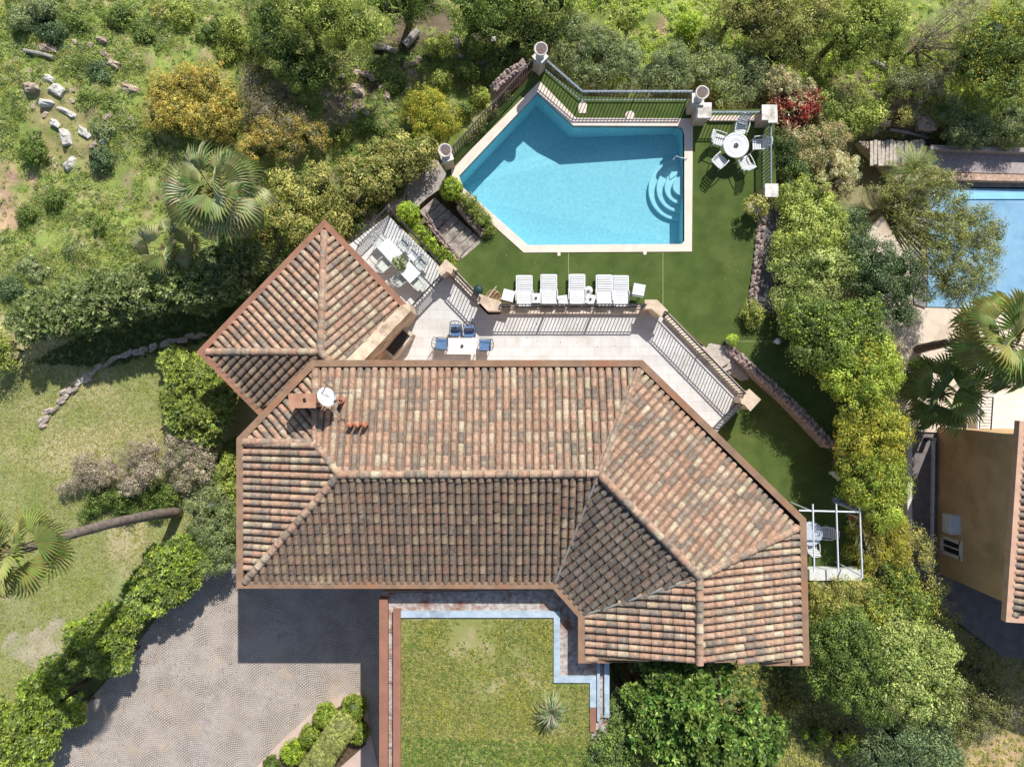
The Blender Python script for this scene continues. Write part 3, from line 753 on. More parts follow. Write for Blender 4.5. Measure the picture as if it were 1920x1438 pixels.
mb=path_strip([W(x,y,GZ+.10) for x,y in [(1122,1242),(1122,1352)]],.11,GZ-.08,GZ+.10,1,off=-.05); mb=path_strip([W(x,y,GZ+.10) for x,y in [(1138,1242),(1138,1345)]],.2,GZ-.08,GZ+.10,1,off=-.1,mb=mb); child(mb,'outer_coping',BLUEM,gar)
# ------------------------------------------------------------------ railings, pillars, walls
def railing(label,pts,z0,h=1.0,mat_=None,gap=.15,curb=None,posts=True,name='railing',group=None,second=.0,r=.013):
    """pts: world plan points; rails, bars and posts"""
    mat_=mat_ or BLACK
    o=Vector((pts[0].x,pts[0].y,z0)); root=empty(name,o,0,label,'railing',group)
    rails=MB(); bars=MB(); post=[]
    for i in range(len(pts)-1):
        a=Vector((pts[i].x,pts[i].y,z0)); b=Vector((pts[i+1].x,pts[i+1].y,z0)); d=b-a; L=d.length; d.normalize(); rz=math.atan2(d.y,d.x)
        for zz,w in ((h,.055),(.10,.035)) + (((h-second,.03),) if second else ()):
            rails.box((a+b)/2+Vector((0,0,zz)),(L,w,.03),rz)
        k=int(L/gap)
        for j in range(1,k):
            p=a+d*(L*j/k); bars.box(p+Vector((0,0,(h+.1)/2)),(r*2,r*2,h-.1),rz)
        npst=max(1,round(L/2.4))
        for j in range(npst+1):
            p=a+d*(L*j/npst); m=MB(); m.box(p+Vector((0,0,h/2)),(.045,.045,h),rz); post.append(m)
    child(rails,'rail',mat_,root); child(bars,'bars',mat_,root)
    if posts:
        for m in post: child(m,'post',mat_,root)
    return root
def pillar(label,px,py,z0,ztop,w=.5,rz=0.0,capw=None,shape=None,m=STUCCO,capm=CAP,group='stone capped pillars'):
    """px,py is where the cap centre shows"""
    p=W(px,py,ztop); root=empty('pillar',(p.x,p.y,z0),rz,label,'pillar',group)
    mb=MB(); mb.box((0,0,(ztop-z0-.08)/2),(w,w,ztop-z0-.08)); mb.build('shaft',m,root)
    cw=capw or w+.14
    mb=MB(); mb.box((0,0,ztop-z0-.04),(cw,cw,.08)); 
    if shape=='L': mb.box((cw*.22,-cw*.3,ztop-z0-.038),(cw*.6,cw*.75,.085))
    mb.build('cap',capm,root); return root
def urn_pillar(label,ulabel,px,py,rz):
    pillar(label,px,py,-.1,1.25,.42,rz,.5)
    p=W(px,py,1.25); mb=MB()
    prof=[(.0,.0),(.17,.0),(.18,.05),(.12,.12),(.11,.2),(.19,.36),(.245,.52),(.25,.60),(.285,.64),(.285,.68),(.235,.68),(.21,.60),(.19,.5),(.12,.35),(.0,.3)]
    mb.lathe(prof,(0,0,0),28); o=mb.build('urn',mat('urn_stone',(216,206,200),(190,176,168),8,.9,.4,30),None,True); o.location=p
    tag(o,ulabel,'urn','round mouthed urns on pillars')
urn_pillar('stone pillar carrying an urn at the north tip of the pool fence','pale round urn on the pillar at the north tip of the pool',1013,106,.78)
urn_pillar('stone pillar carrying an urn at the right end of the pool fence','pale round urn on the pillar nearest the white garden table',1309,186,.0)
urn_pillar('stone pillar carrying an urn at the left corner of the pool','pale round urn on the pillar above the round green topiary ball',837,292,.35)
pillar('square white capped pillar between the urn and the round white table',1320,207,-.1,1.15,.5,0)
pillar('white capped corner pillar beside the red leaved shrub',1443,211,-.1,1.15,.5,0,None,'L')
pillar('white capped pillar at the south end of the fence beside the round table',1447,357,-.1,1.15,.42,0)
wz=lambda pts,z: [W(a,b,z) for a,b in pts]
GR='grey metal fences round the pool deck'
railing('dark pool fence running from the left urn to the north urn',wz([(846,280),(1004,106)],1.0),0,1.0,BLACK,group=GR)
railing('grey pool fence with a bend between the north urn and the right urn',wz([(1024,112),(1092,171),(1298,171)],1.05),0,1.05,GREYM,group=GR,second=.12)
railing('short grey fence north of the round white table',wz([(1334,210),(1430,210)],1.0),0,1.0,GREYM,group=GR,second=.12)
railing('grey fence east of the round white table beside the hedge',wz([(1446,224),(1446,348)],1.0),0,1.0,GREYM,group=GR,second=.12)
# low kerb wall under the short fence
mb=MB(); a=W(1330,218,.12); b=W(1440,226,.12); mb.box(((a.x+b.x)/2,(a.y+b.y)/2,0.0),(b.x-a.x,.22,.3)); mb.build('kerb_wall',mat('kerb',(226,208,190),(200,182,166),6,.85)); tag(bpy.data.objects['kerb_wall'],'low pale kerb wall under the fence north of the round table','wall')
# terrace parapet
PB=Vector((0,0,0))
def lowwall(label,pts,z0,z1,w,m,name='low_wall'):
    P=wz(pts,z1); mb=path_strip(P,w,z0,z1,1,off=-w/2); o=mb.build(name,m); tag(o,label,'wall'); return o
TR=.98; GT='black railings round the stone terraces'
zt=TZ+1.3
lowwall('low stone wall behind the five sun loungers carrying the long railing',[(938,579),(1212,579)],TZ-.1,.10,.42,SAND,'low_wall')
lowwall('low stone wall of the terrace beside the firewood basket',[(852,514),(902,566)],TZ-.1,.10,.30,SAND,'low_wall')
lowwall('low stone wall under the railing of the sloping right terrace arm',[(1250,592),(1398,744)],TZ-.1,.10,.30,SAND,'low_wall')
def offp(pts,z,dy=0): return wz(pts,z)
railing('long black terrace railing behind the white sun loungers',wz([(938,571),(1212,571)],1.2),.10,1.1,BLACK,group=GT,second=.13)
railing('black terrace railing between the fork pillar and the firewood basket',wz([(850,506),(900,558)],1.2),.10,1.1,BLACK,group=GT,second=.13)
railing('black railing of the right terrace arm above the curved steps',wz([(1248,584),(1398,738)],1.2),.10,1.1,BLACK,group=GT,second=.13)
railing('short railing closing the far lower end of the right terrace arm',wz([(1392,758),(1348,805)],TZ+1.0),TZ,1.0,BLACK,group=GT)
railing('railing dividing the glass table terrace from the large terrace',wz([(768,578),(828,514)],TZ+1.05),TZ,1.05,BLACK,group=GT,second=.13)
railing('outer left railing of the glass table terrace with its gravel path below',wz([(662,452),(726,388)],TZ+1.05),TZ,1.05,BLACK,group=GT)
railing('railing of the glass table terrace beside the low green hedge',wz([(727,388),(826,492)],TZ+1.05),TZ,1.05,BLACK,group=GT)
def capblock(label,poly,ztop,z0=-.15):
    P=wz(poly,ztop); c=sum((p for p in P),Vector())/len(P); root=empty('pillar',(c.x,c.y,z0),0,label,'pillar','sandy stone pillars of the terrace')
    k=[(c.x+(p.x-c.x)*.86,c.y+(p.y-c.y)*.86) for p in P]
    mb=MB(); mb.prism(k,z0,ztop-.08); child(mb,'shaft',SAND,root)
    mb=MB(); mb.prism([(p.x,p.y) for p in P],ztop-.08,ztop,bottom=True); child(mb,'cap',mat('sand_cap',(214,194,170),(196,174,150),4,.9,.4,30,c3=(166,150,130),scale3=1.5),root)
capblock('branching stone pillar where three terrace railings meet',[(836,486),(858,505),(846,514),(838,509),(827,518),(820,505)],1.0)
capblock('bent stone pillar beside the firewood basket',[(899,551),(940,566),(940,583),(914,583),(894,562)],1.0)
capblock('bent stone pillar at the bend of the terrace right of the loungers',[(1209,562),(1232,562),(1253,583),(1240,595),(1222,579),(1209,579)],1.0)
capblock('stepped stone pillar at the far corner of the right terrace arm',[(1405,729),(1427,749),(1407,771),(1396,759),(1390,757),(1388,746)],1.0)
# rubble walls
def rubble(label,pts,z0,z1,w,name='stone_wall',m=STONEW):
    P=wz(pts,z1); mb=MB(); 
    for i in range(len(P)-1):
        a,b=P[i],P[i+1]; d=b-a; L=d.length; d.normalize(); n=Vector((-d.y,d.x,0)); rows=2
        k=max(1,int(L/.24))
        for j in range(k):
            for s in (-1,1):
                t=(j+.5+random.uniform(-.15,.15))*L/k; ww=w/2*random.uniform(.9,1.12)
                c=a+d*t+n*(s*w/4); top=z1+random.uniform(-.05,.04)
                rock_into(mb,(c.x,c.y,top-.13),(L/k*.62,ww*.62,.18),math.atan2(d.y,d.x)+random.uniform(-.3,.3),random.randint(0,9999))
        mb.box(((a.x+b.x)/2,(a.y+b.y)/2,(z0+z1-.1)/2),(L+.05,w*.92,z1-.1-z0),math.atan2(d.y,d.x))
    o=mb.build(name,m); tag(o,label,'wall'); return o
def rock_into(mb,c,s,rz,seed,sub=2):
    rnd=random.Random(seed); n1,n2=8,6; vs=[]; ph=[rnd.uniform(0,6) for _ in range(6)]
    for i in range(n2+1):
        for j in range(n1):
            th=math.pi*i/n2; f=2*math.pi*j/n1
            r=1+.16*math.sin(2*f+ph[0])+.12*math.sin(3*f+ph[1]+th)+.10*math.sin(3*th+ph[2])+rnd.uniform(-.05,.05)*(0<i<n2)
            x=math.sin(th)*math.cos(f); y=math.sin(th)*math.sin(f); z=math.cos(th); q=max(abs(x),abs(y),abs(z)); g=r*(.55+.45/q*.8)
            p=Vector((x*g*s[0],y*g*s[1],z*g*s[2])); p.rotate(Matrix.Rotation(rz,3,'Z')); vs.append(p+Vector(c))
    fs=[(i*n1+j,(i+1)*n1+j,(i+1)*n1+(j+1)%n1,i*n1+(j+1)%n1) for i in range(n2) for j in range(n1)]
    mb.add(vs,fs)
rubble('narrow stone wall between the turf and the shaded passage',[(1430,400),(1424,470),(1413,560),(1411,600)],-.12,.12,.36)
rubble('long rough stone wall running down from the curved steps to the hedge',[(1366,652),(1400,680),(1480,750),(1562,836)],-.9,.15,.38)
rubble('rough stone edge on the pool side of the wooden stairs',[(862,384),(882,410),(908,438)],-1.2,.12,.34)
rubble('rough stone edge between the wooden stairs and the low hedge',[(797,400),(812,430),(836,458),(862,490)],-1.2,-.1,.26)
rubble('old stone kerb outside the left fence of the pool',[(925,165),(950,140),(985,118)],-1.6,.0,.42)
# left stairs
st=empty('garden_stairs',W(840,440,-.8),0,'weathered wooden stairs climbing from the shaded path to the turf','stairs')
q0=(880,470);  # upper end
for i in range(8):
    t=i/7.0; z=-.08-i*.15
    ax,ay=(905-84*t,452-76*t); bx,by=(868-78*t,488-86*t)
    a=W(ax,ay,z); b=W(bx,by,z); d=(a-b); L=d.length; mb=MB()
    mb.box(((a.x+b.x)/2,(a.y+b.y)/2,z-.08),(L*.98,.36,.16),math.atan2(d.y,d.x)+random.uniform(-.03,.03)); child(mb,'step',WOOD,st)
# right curved steps
st=empty('curved_steps',W(1360,670,-.5),0,'fan of curved stone steps descending beside the right terrace arm','steps')
for i in range(5):
    z=-.02-.17*i; ri=[(1314-2*i,652+9*i),(1330+9*i,643+7*i),(1358+8*i,640+10*i),(1372+10*i,652+10*i)]
    lo=[(1393+4*i-2,700+4*i),(1352,690+3*i),(1325,672)]
    if i<5:
        o=Vector((0,0,0)); P=[W(x,y,z) for x,y in [(1312+i*13,652+i*11),(1332+i*10,643+i*11),(1362+i*7,640+i*10),(1374+i*6,655+i*9),(1368+i*9,680+i*8),(1350+i*10,690+i*6)]]
        mb=MB(); mb.prism([(p.x,p.y) for p in P],-1.2,z); child(mb,'step',mat('step_stone',(196,184,172),(166,154,144),5,.9,.4,30),st)
# ------------------------------------------------------------------ furniture
def seatgroup(): pass
def white_chair(label,loc,rz,m=WHITE,group='white plastic armchairs',s=1.0,hi=.88):
    root=empty('garden_chair',loc,rz,label,'chair',group)   # faces -y (back at +y)
    mb=MB(); 
    for k in range(5): mb.box((0,-.19+.095*k,.43),(.44*s,.075,.025))
    mb.box((.215*s,0,.425),(.03,.46,.03)); mb.box((-.215*s,0,.425),(.03,.46,.03)); mb.build('seat',m,root)
    mb=MB()
    for k in range(5):
        z=.50+.085*k; y=.22+.05*k*.9; mb.box((0,y,z),(.42*s-.02*max(0,k-2),.022,.06),0,None,-.45)
    for sx in(-1,1): mb.tube([(sx*.21*s,.21,.43),(sx*.215*s,.36,.70),(sx*.18*s,.44,hi)],.018,6)
    mb.tube([(-.18*s,.44,hi),(0,.46,hi+.04),(.18*s,.44,hi)],.02,6); mb.build('backrest',m,root)
    for sx in(-1,1):
        mb=MB(); mb.tube([(sx*.26*s,.34,.66),(sx*.28*s,.1,.66),(sx*.27*s,-.2,.64)],.022,6); mb.build('armrest',m,root)
        for sy in(-1,1):
            mb=MB(); mb.tube([(sx*.25*s,sy*.21,.0),(sx*.24*s,sy*.19,.43 if sy>0 else .64)],.018,6); mb.build('leg',m,root)
    return root
def face(px,py,tx,ty,z): # rotation so that the chair at px faces tx
    a=W(px,py,z); b=W(tx,ty,z); d=b-a; return math.atan2(d.y,d.x)+math.pi/2
# round white table with five chairs
t=empty('round_table',W(1380,273,.72)*1,0,'round white openwork table with dark ornament in its centre','table'); t.location.z=0
mb=MB(); mb.lathe([(0,.70),(.50,.70),(.545,.71),(.55,.735),(.5,.74),(.47,.725),(.34,.725),(.32,.735),(.30,.725),(.12,.725),(.0,.73)],(0,0,0),40); mb.build('table_top',mat('table_white',(222,222,222),(190,192,196),14,.5),t,True)
mb=MB(); mb.lathe([(.0,.70),(.05,.68),(.05,.1),(.22,.02),(.24,0),(.0,0)],(0,0,0),16); mb.build('pedestal',WHITE,t,True)
mb=MB()
for k in range(9):
    w=k*.7; mb.box((.07*math.cos(w),.07*math.sin(w),.76),(.07,.025,.04),w*1.7)
o=mb.build('centrepiece',BLACK); o.location=t.location; tag(o,'dark iron ornament lying in the middle of the round white table','ornament')
for (x,y,l) in ((1389,240,'white armchair on the north side of the round table'),(1349,263,'white armchair on the left side of the round table'),(1421,271,'white armchair on the right side of the round table with dark blue in its back'),(1350,302,'white armchair at the lower left of the round table'),(1396,305,'white armchair at the lower right of the round table')):
    p=W(x,y,.43); p.z=0; white_chair(l,p,face(x,y,1380,273,.43))
# sun loungers
def lounger(label,px,base=None):
    p=W(px,545,.32); p.z=0
    if base is not None:
        c=copy_tree(base); c.location=p+Vector((0,random.uniform(-.02,.05),0)); c.rotation_euler=(0,0,random.uniform(-.025,.025)); c['label']=label; return c
    root=empty('sun_lounger',p,0,label,'sun lounger','white slatted sun loungers behind the terrace railing')
    mb=MB()
    for sx in(-1,1): mb.box((sx*.335,0,.27),(.05,1.30,.07))
    mb.box((0,.64,.27),(.62,.06,.07)); mb.box((0,-.62,.27),(.62,.05,.06)); mb.build('frame',WHITE,root)
    mb=MB()
    for k in range(7): mb.box((0,.60-.098*k,.315+(.012 if k%2 else 0)),(.60,.076,.022),0,None,.12)
    mb.build('bed',mat('lounger_slat',(232,232,232),(220,220,222),6,.5),root)
    mb=MB()
    for k in range(7):
        t_=.03+.096*k; mb.box((0,-.06-t_*.96,.315+t_*.12),(.60-.01*k,.074,.022),0,None,-.24)
    mb.tube([(-.3,-.06,.33),(-.3,-.64,.39)],.018,6); mb.tube([(.3,-.06,.33),(.3,-.64,.39)],.018,6); mb.build('backrest',MATS['lounger_slat'],root)
    for sx in(-1,1):
        mb=MB(); mb.tube([(sx*.35,.02,.30),(sx*.37,-.05,.40),(sx*.37,-.42,.42),(sx*.35,-.5,.30)],.022,6); mb.build('armrest',WHITE,root)
        for y in(.5,-.5):
            mb=MB(); mb.tube([(sx*.33,y,0),(sx*.33,y,.25)],.03,6); mb.build('leg',WHITE,root)
    return root
LL=['leftmost white sun lounger, next to the left white box chair','second sun lounger from the left with a small table on either side','middle sun lounger with the round parasol foot at its right','fourth sun lounger from the left, touching its right neighbour','rightmost white sun lounger next to the grey backed box chair']
l0=lounger(LL[0],983)
for x,l in zip((1029,1082,1133,1163.5),LL[1:]): lounger(l,x,l0)
def small_table(label,px,py,rz,obj=None):
    p=W(px,py,.42); p.z=0; root=empty('side_table',p,rz,label,'side table','small white side tables between the loungers')
    mb=MB()
    for k in range(5): mb.box((0,-.17+.085*k,.41),(.40,.078,.02))
    mb.box((0,0,.39),(.38,.38,.02)); mb.build('table_top',WHITE,root)
    for sx in(-1,1):
        for sy in(-1,1):
            mb=MB(); mb.box((sx*.16,sy*.16,.19),(.03,.03,.38)); mb.build('leg',WHITE,root)
    if obj:
        mb=MB(); mb.lathe([(0,0),(.045,0),(.05,.04),(.04,.04),(.0,.015)],(0,0,0),14); o=mb.build('ashtray',BLACK,None,True); o.location=p+Vector((0,0,.421)); tag(o,obj,'ashtray','small dark ashtrays on tables')
small_table('small slatted white table between the first and second lounger',1005,559,0,'dark ashtray on the small table between first and second lounger')
small_table('small slatted white table between the second and middle lounger',1055.5,563,.12)
small_table('small slatted white table by the parasol foot between middle and fourth lounger',1107,561,-.25,'dark ashtray on the small table below the parasol foot')
p=W(1103.5,545,.05); p.z=0; r=empty('parasol_base',p,0,'round white parasol foot between the middle and fourth lounger','parasol base')
mb=MB(); mb.lathe([(0,0),(.19,0),(.19,.06),(.15,.09),(.04,.11),(.04,.32),(.025,.32),(.0,.32)],(0,0,0),24); mb.build('foot',WHITE,r,True)
mb=MB(); mb.tube([(.02,0,.30),(-.05,-.14,.45)],.02,6); mb.build('tube',GREYM,r)
def boxchair(label,px,py,rz,grey):
    p=W(px,py,.75); p.z=0; r=empty('stacked_chair',p,rz,label,'chair','white box shaped chairs at the ends of the lounger row')
    mb=MB(); mb.box((0,0,.72),(.50,.48,.06)); mb.box((0,0,.66),(.46,.44,.08)); mb.build('seat',WHITE,r)
    mb=MB(); mb.box((0,-.26,.52),(.46,.05,.40),0,None,.18); mb.build('backrest',mat('grey_panel',(150,154,158),(132,136,140),5,.6) if grey else mat('brown_panel',(110,72,60),(90,60,52),5,.7),r)
    for sx in(-1,1):
        for sy in(-1,1):
            mb=MB(); mb.tube([(sx*.22,sy*.2,0),(sx*.2,sy*.18,.64)],.018,6); mb.build('leg',WHITE,r)
boxchair('white topped chair at the left end of the lounger row',953,554,-.25,False)
boxchair('white topped chair with a grey panel at the right end of the lounger row',1198,543,-.18,True)
# firewood basket and bin
r=empty('firewood_basket',W(925,558,0),0,'shallow wicker basket heaped with cut twigs beside the bent pillar','basket')
mb=MB(); mb.lathe([(0,0),(.26,0),(.33,.16),(.31,.16),(.25,.03),(0,.03)],(0,0,0),24); mb.build('basket_body',mat('wicker',(186,160,124),(130,104,76),20,.9),r,True)
mb=MB()
for k in range(70):
    a=random.uniform(0,6.28); d=.27*random.random()**.5; x,y=d*math.cos(a),d*math.sin(a); w=random.uniform(-.5,.5)+.6; l=random.uniform(.06,.13)
    mb.tube([(x-l*math.cos(w),y-l*math.sin(w),.14+random.uniform(-.02,.06)),(x+l*math.cos(w),y+l*math.sin(w),.15+random.uniform(-.02,.07))],.011,5,random.choice([lin((206,178,140)),lin((150,120,92)),lin((96,76,60))]))
mb.build('twigs',vmat('twig',.9,0,10,.2),r)
mb=MB(); mb.tube([W(908,566,.3),W(931,537,.5)],.02,6); o=mb.build('wooden_pole',mat('pole',(226,216,200),(206,196,180),5,.7)); tag(o,'pale pole leaning over the firewood basket','pole')
p=W(897,543,.45); p.z=0; r=empty('waste_bin',p,0,'dark green round bin behind the bent pillar','bin'); mb=MB(); mb.lathe([(0,0),(.16,0),(.2,.42),(.0,.42)],(0,0,0),18); mb.build('bin_body',mat('bin_green',(40,70,66),(34,56,54),5,.5),r,True); mb=MB(); mb.lathe([(.21,.42),(.21,.45),(.1,.5),(0,.51)],(0,0,0),18); mb.build('lid',MATS['bin_green'],r,True)
# terrace table with cushioned chairs
p=W(866.5,649,TZ+.74); p.z=TZ; r=empty('dining_table',p,0,'rectangular pale stone topped table on the large terrace','table')
mb=MB(); mb.box((0,0,.73),(1.18,.69,.04)); mb.build('table_top',mat('pale_table',(226,222,216),(214,208,202),4,.6),r)
for sx in(-1,1):
    for sy in(-1,1):
        mb=MB(); mb.tube([(sx*.52,sy*.28,0),(sx*.54,sy*.29,.71)],.02,6); mb.build('leg',BLACK,r)
mb=MB(); mb.lathe([(0,0),(.06,0),(.065,.05),(.05,.05),(.045,.015),(0,.015)],(0,0,0),16); o=mb.build('ashtray',mat('steel',(96,96,98),(70,70,72),9,.3,metal=.6),None,True); o.location=p+Vector((0,0,.752)); tag(o,'round grey ashtray on the pale terrace table','ashtray','small dark ashtrays on tables')
BLUEC=mat('blue_cushion',(96,128,168),(84,114,152),5,.9,.2,60); PATC=mat('patterned_cushion',(34,58,104),(150,170,196),16,.9)
def iron_chair(label,px,py,rz,cush=None,metal=BLACK,cm=None,zf=TZ,group='black iron chairs with blue seat pads',seatz=.46):
    p=W(px,py,zf+seatz); p.z=zf; r=empty('iron_chair',p,rz,label,'chair',group)   # back at +y
    mb=MB(); mb.box((0,0,.46),(.46,.46,.07)); mb.build('seat_pad',cm or BLUEC,r)
    mb=MB(); mb.box((0,0,.415),(.48,.48,.015)); mb.build('seat_frame',metal,r)
    mb=MB(); mb.tube([(-.23,.23,.42),(-.24,.32,.86),(-.12,.37,.92),(0,.38,.90),(.12,.37,.92),(.24,.32,.86),(.23,.23,.42)],.014,6)
    for k in range(5): x=-.16+.08*k; mb.tube([(x,.25,.5),(x+(.03 if k%2 else -.03),.31,.7),(x,.35,.88)],.008,5)
    mb.tube([(-.23,.25,.5),(.23,.25,.5)],.01,5); mb.build('backrest',metal,r)
    for sx in(-1,1):
        mb=MB(); mb.tube([(sx*.24,.27,.66),(sx*.27,.05,.67),(sx*.27,-.2,.64),(sx*.24,-.22,.42)],.013,6); mb.build('armrest',metal,r)
        for sy in(-1,1):
            mb=MB(); mb.tube([(sx*.22,sy*.21,0),(sx*.22,sy*.21,.42)],.013,6); mb.build('leg',metal,r)
    if cush:
        mb=MB(); mb.box((0,.12,.60),(.42,.12,.34),0,None,-.5); o=mb.build('cushion',PATC); o.location=p; o.rotation_euler=(0,0,rz); tag(o,cush,'cushion','dark blue patterned cushions')
    return r
iron_chair('iron chair at the north side of the pale table, left of the pair',855,620,0.0,'blue patterned cushion on the left north chair of the pale table')
iron_chair('iron chair at the north side of the pale table, right of the pair',880,622,0.0,'blue patterned cushion on the right north chair of the pale table')
iron_chair('iron chair with plain blue pad on the left end of the pale table',828,645,math.pi/2-.1)
iron_chair('iron chair with plain blue pad on the right end of the pale table',909,647,-math.pi/2)
# barbecue beside the wing
p=W(744,640,.55); r=empty('barbecue',(p.x,p.y,TZ),math.radians(50),'stone barbecue with black grill beside the tiled wing','barbecue')
mb=MB(); mb.box((-.62,0,.43),(.14,.74,.86)); mb.box((.62,0,.43),(.14,.74,.86)); mb.box((0,-.36,.41),(1.1,.08,.82)); mb.box((0,0,.2),(1.2,.6,.4)); mb.build('stand',mat('grill_stone',(206,192,176),(180,166,152),6,.9),r)
mb=MB(); mb.box((0,0,.62),(1.12,.62,.04)); 
for k in range(22): mb.box((-.53+.05*k,0,.82),(.018,.62,.014))
mb.box((0,.28,.82),(1.12,.02,.02)); mb.box((0,-.28,.82),(1.12,.02,.02)); mb.build('grill',mat('grill_steel',(104,102,100),(76,74,74),9,.5,metal=.3),r)
# glass tables with white wicker chairs on the small terrace
GWH=mat('pale_iron',(214,218,216),(182,190,188),9,.5); PADW=mat('pale_pad',(206,208,200),(178,182,174),8,.9); PADP=mat('leaf_print_pad',(220,224,220),(120,132,128),22,.9)
A45=math.radians(-46)
def glass_table(label,px,py,wd):
    p=W(px,py,TZ+.74); p.z=TZ; r=empty('glass_table',p,A45,label,'table','pale glass topped tables')
    mb=MB(); mb.box((0,0,.74),(wd,.62,.02)); mb.build('table_top',GLASS,r); mb=MB()
    mb.tube([(-wd/2,-.31,.73),(wd/2,-.31,.73),(wd/2,.31,.73),(-wd/2,.31,.73),(-wd/2,-.31,.73)],.015,5); mb.build('frame',GWH,r)
    for sx in(-1,1):
        for sy in(-1,1):
            mb=MB(); mb.tube([(sx*.28,sy*.2,0),(sx*(wd/2-.05),sy*.28,.72)],.014,5); mb.build('leg',GWH,r)
glass_table('glass topped table nearest the outer corner of the small terrace',731,470,.92)
glass_table('glass topped table nearest the dividing railing of the small terrace',768,511,.70)
GC='pale iron chairs round the glass tables'
for (x,y,a,l,cm) in ((757,459,A45,'pale chair with printed pad by the hedge railing, near the outer corner',PADP),(788,494,A45,'pale chair with printed pad by the hedge railing, near the fork pillar',PADP),(720,497,A45+math.pi,'pale chair with plain pad beside the wing gutter, left one',PADW),(752,523,A45+math.pi,'pale chair with printed pad beside the wing gutter, right one',PADP),(784,531,A45-math.pi/2,'pale chair with plain pad beside the dividing railing',PADW),(714,454,A45+math.pi/2,'pale chair with plain pad in the outer corner of the small terrace',PADW),(777,479,A45,'small white chair between the two printed pad chairs',WHITE)):
    iron_chair(l,x,y,a,None,GWH,cm,TZ,GC)
def potted(label,px,py,z0,potr,poth,pal,fr,leaf=.07,potm=None,fl=None,plantz=None):
    zt=z0+poth+fr*1.2; p=W(px,py,zt-.2); p.z=z0; r=empty('potted_plant',p,0,label,'potted plant')
    mb=MB(); mb.lathe([(0,0),(potr*.75,0),(potr,poth),(potr*1.08,poth),(potr*1.08,poth+.03),(potr*.9,poth+.03),(potr*.85,poth-.03),(0,poth-.03)],(0,0,0),22); mb.build('pot',potm or MATS['urn_stone'],r,True)
    v,c,e=blob_leaves([((0,0,poth+fr*.75),fr,fr,fr*.8)],pal,leaf,fr*.4,30,core=False,lum=(.8,.19))
    if fl:
        k=RNG.random(len(c))<.16; c[k]=np.array(lin(fl))
    leaf_mesh('foliage',v,c,r)
potted('flowering pot plant with white blooms standing between the glass tables',749,494,TZ,.16,.62,'mid',.30,.06,None,(240,240,230))
potted('bushy plant in a grey trough at the north end of the narrow stone wall',1420,386,0,.26,.42,'khaki',.50,.09)
potted('small round ball plant in a white pot beside the curved steps',1371,638,0,.2,.2,'lime',.24,.05)
# lamps / ornaments at the hedge foot
for (x,y,l) in ((1457,640,'pale round garden lamp half hidden under the hedge beside the turf seam'),(1563,888,'white curved garden ornament at the hedge foot near the pergola')):
    z=0 if x<1500 else LZ; p=W(x,y,z+.3); p.z=z; r=empty('garden_lamp' if x<1500 else 'garden_ornament',p,0,l,'garden lamp' if x<1500 else 'ornament')
    mb=MB(); mb.lathe([(0,0),(.09,0),(.05,.1),(.04,.25),(.12,.32),(.14,.42),(.09,.5),(0,.52)],(0,0,0),16)
    if x>1500: mb.tube([(0.0,-.05,.3),(.14,-.16,.45),(.2,-.3,.3)],[.1,.09,.06],10)
    mb.build('body',WHITE,r,True)
# skimmer lids and pool lights in the turf
for (x,y,l) in ((1092,199,'pale round skimmer plate on the turf north of the bend in the pool'),(1181,217,'pale rounded skimmer plate on the turf north of the long pool side'),(1048,477,'small pale square lid south of the pool on the left'),(1209,475,'small round white lid south of the pool on the right')):
    mb=MB(); p=W(x,y,.0)
    if x==1048: mb.box((p.x,p.y,.012),(.13,.14,.03))
    elif x==1209: mb.lathe([(.08,0),(.08,.03),(0,.035)],(p.x,p.y,0),14)
    else:
        mb.lathe([(.2,0),(.2,.02),(.0,.022)],(p.x,p.y,0),18); mb.box((p.x,p.y-.15,.011),(.34,.34,.019))
    o=mb.build('skimmer_lid',COPE); tag(o,l,'lid','pale lids round the pool')
# pool ladder rail stub
mb=MB(); mb.tube([W(1262,300,-.05),W(1268,293,.05),W(1276,296,.3),W(1290,298,.0)],.02,6); o=mb.build('handrail',WHITEM); tag(o,'short white handrail at the top of the curved pool steps','handrail')
# pergola
pg=empty('pergola',W(1562,1010,LZ),0,'white metal pergola frame beside the east wall of the villa','pergola'); pz=1.55
mb=MB()
for (a,b) in (((1498,957),(1614,960)),):
    mb.tube([W(*a,pz),W(*b,pz)],.035,6)
child(mb,'beam',WHITEM,pg)
for (a,b) in (((1524,945),(1527,1072)),((1568,945),(1572,1072)),((1612,950),(1617,1084))):
    mb=MB(); mb.tube([W(*a,pz+.05),W(*b,pz+.05)],.036,6); child(mb,'rafter',WHITEM,pg)
for (x,y) in ((1526,960),(1612,960),(1616,1080)):
    p=W(x,y,pz); mb=MB(); mb.tube([(p.x,p.y,LZ),(p.x,p.y,pz)],.03,6); child(mb,'post',WHITEM,pg)
mb=MB(); a=W(1568,938,.9); b=W(1612,957,1.2); mb.tube([a,b],.07,6); mb.box((a.x,a.y,.9),(.28,.2,.2)); child(mb,'awning_arm',GREYM,pg)
mb=MB(); a=W(1518,1068,-.2); b=W(1617,1088,-.2); mb.box(((a.x+b.x)/2,(a.y+b.y)/2,-.5),(b.x-a.x,a.y-b.y,.6)); o=mb.build('rendered_wall',mat('pale_wall',(214,214,208),(196,196,190),4,.9)); tag(o,'pale grey block wall at the south end of the pergola','wall')
t=empty('round_table',W(1520,1000,LZ+.72),0,'shaded round mosaic table under the pergola','table'); t.location.z=LZ
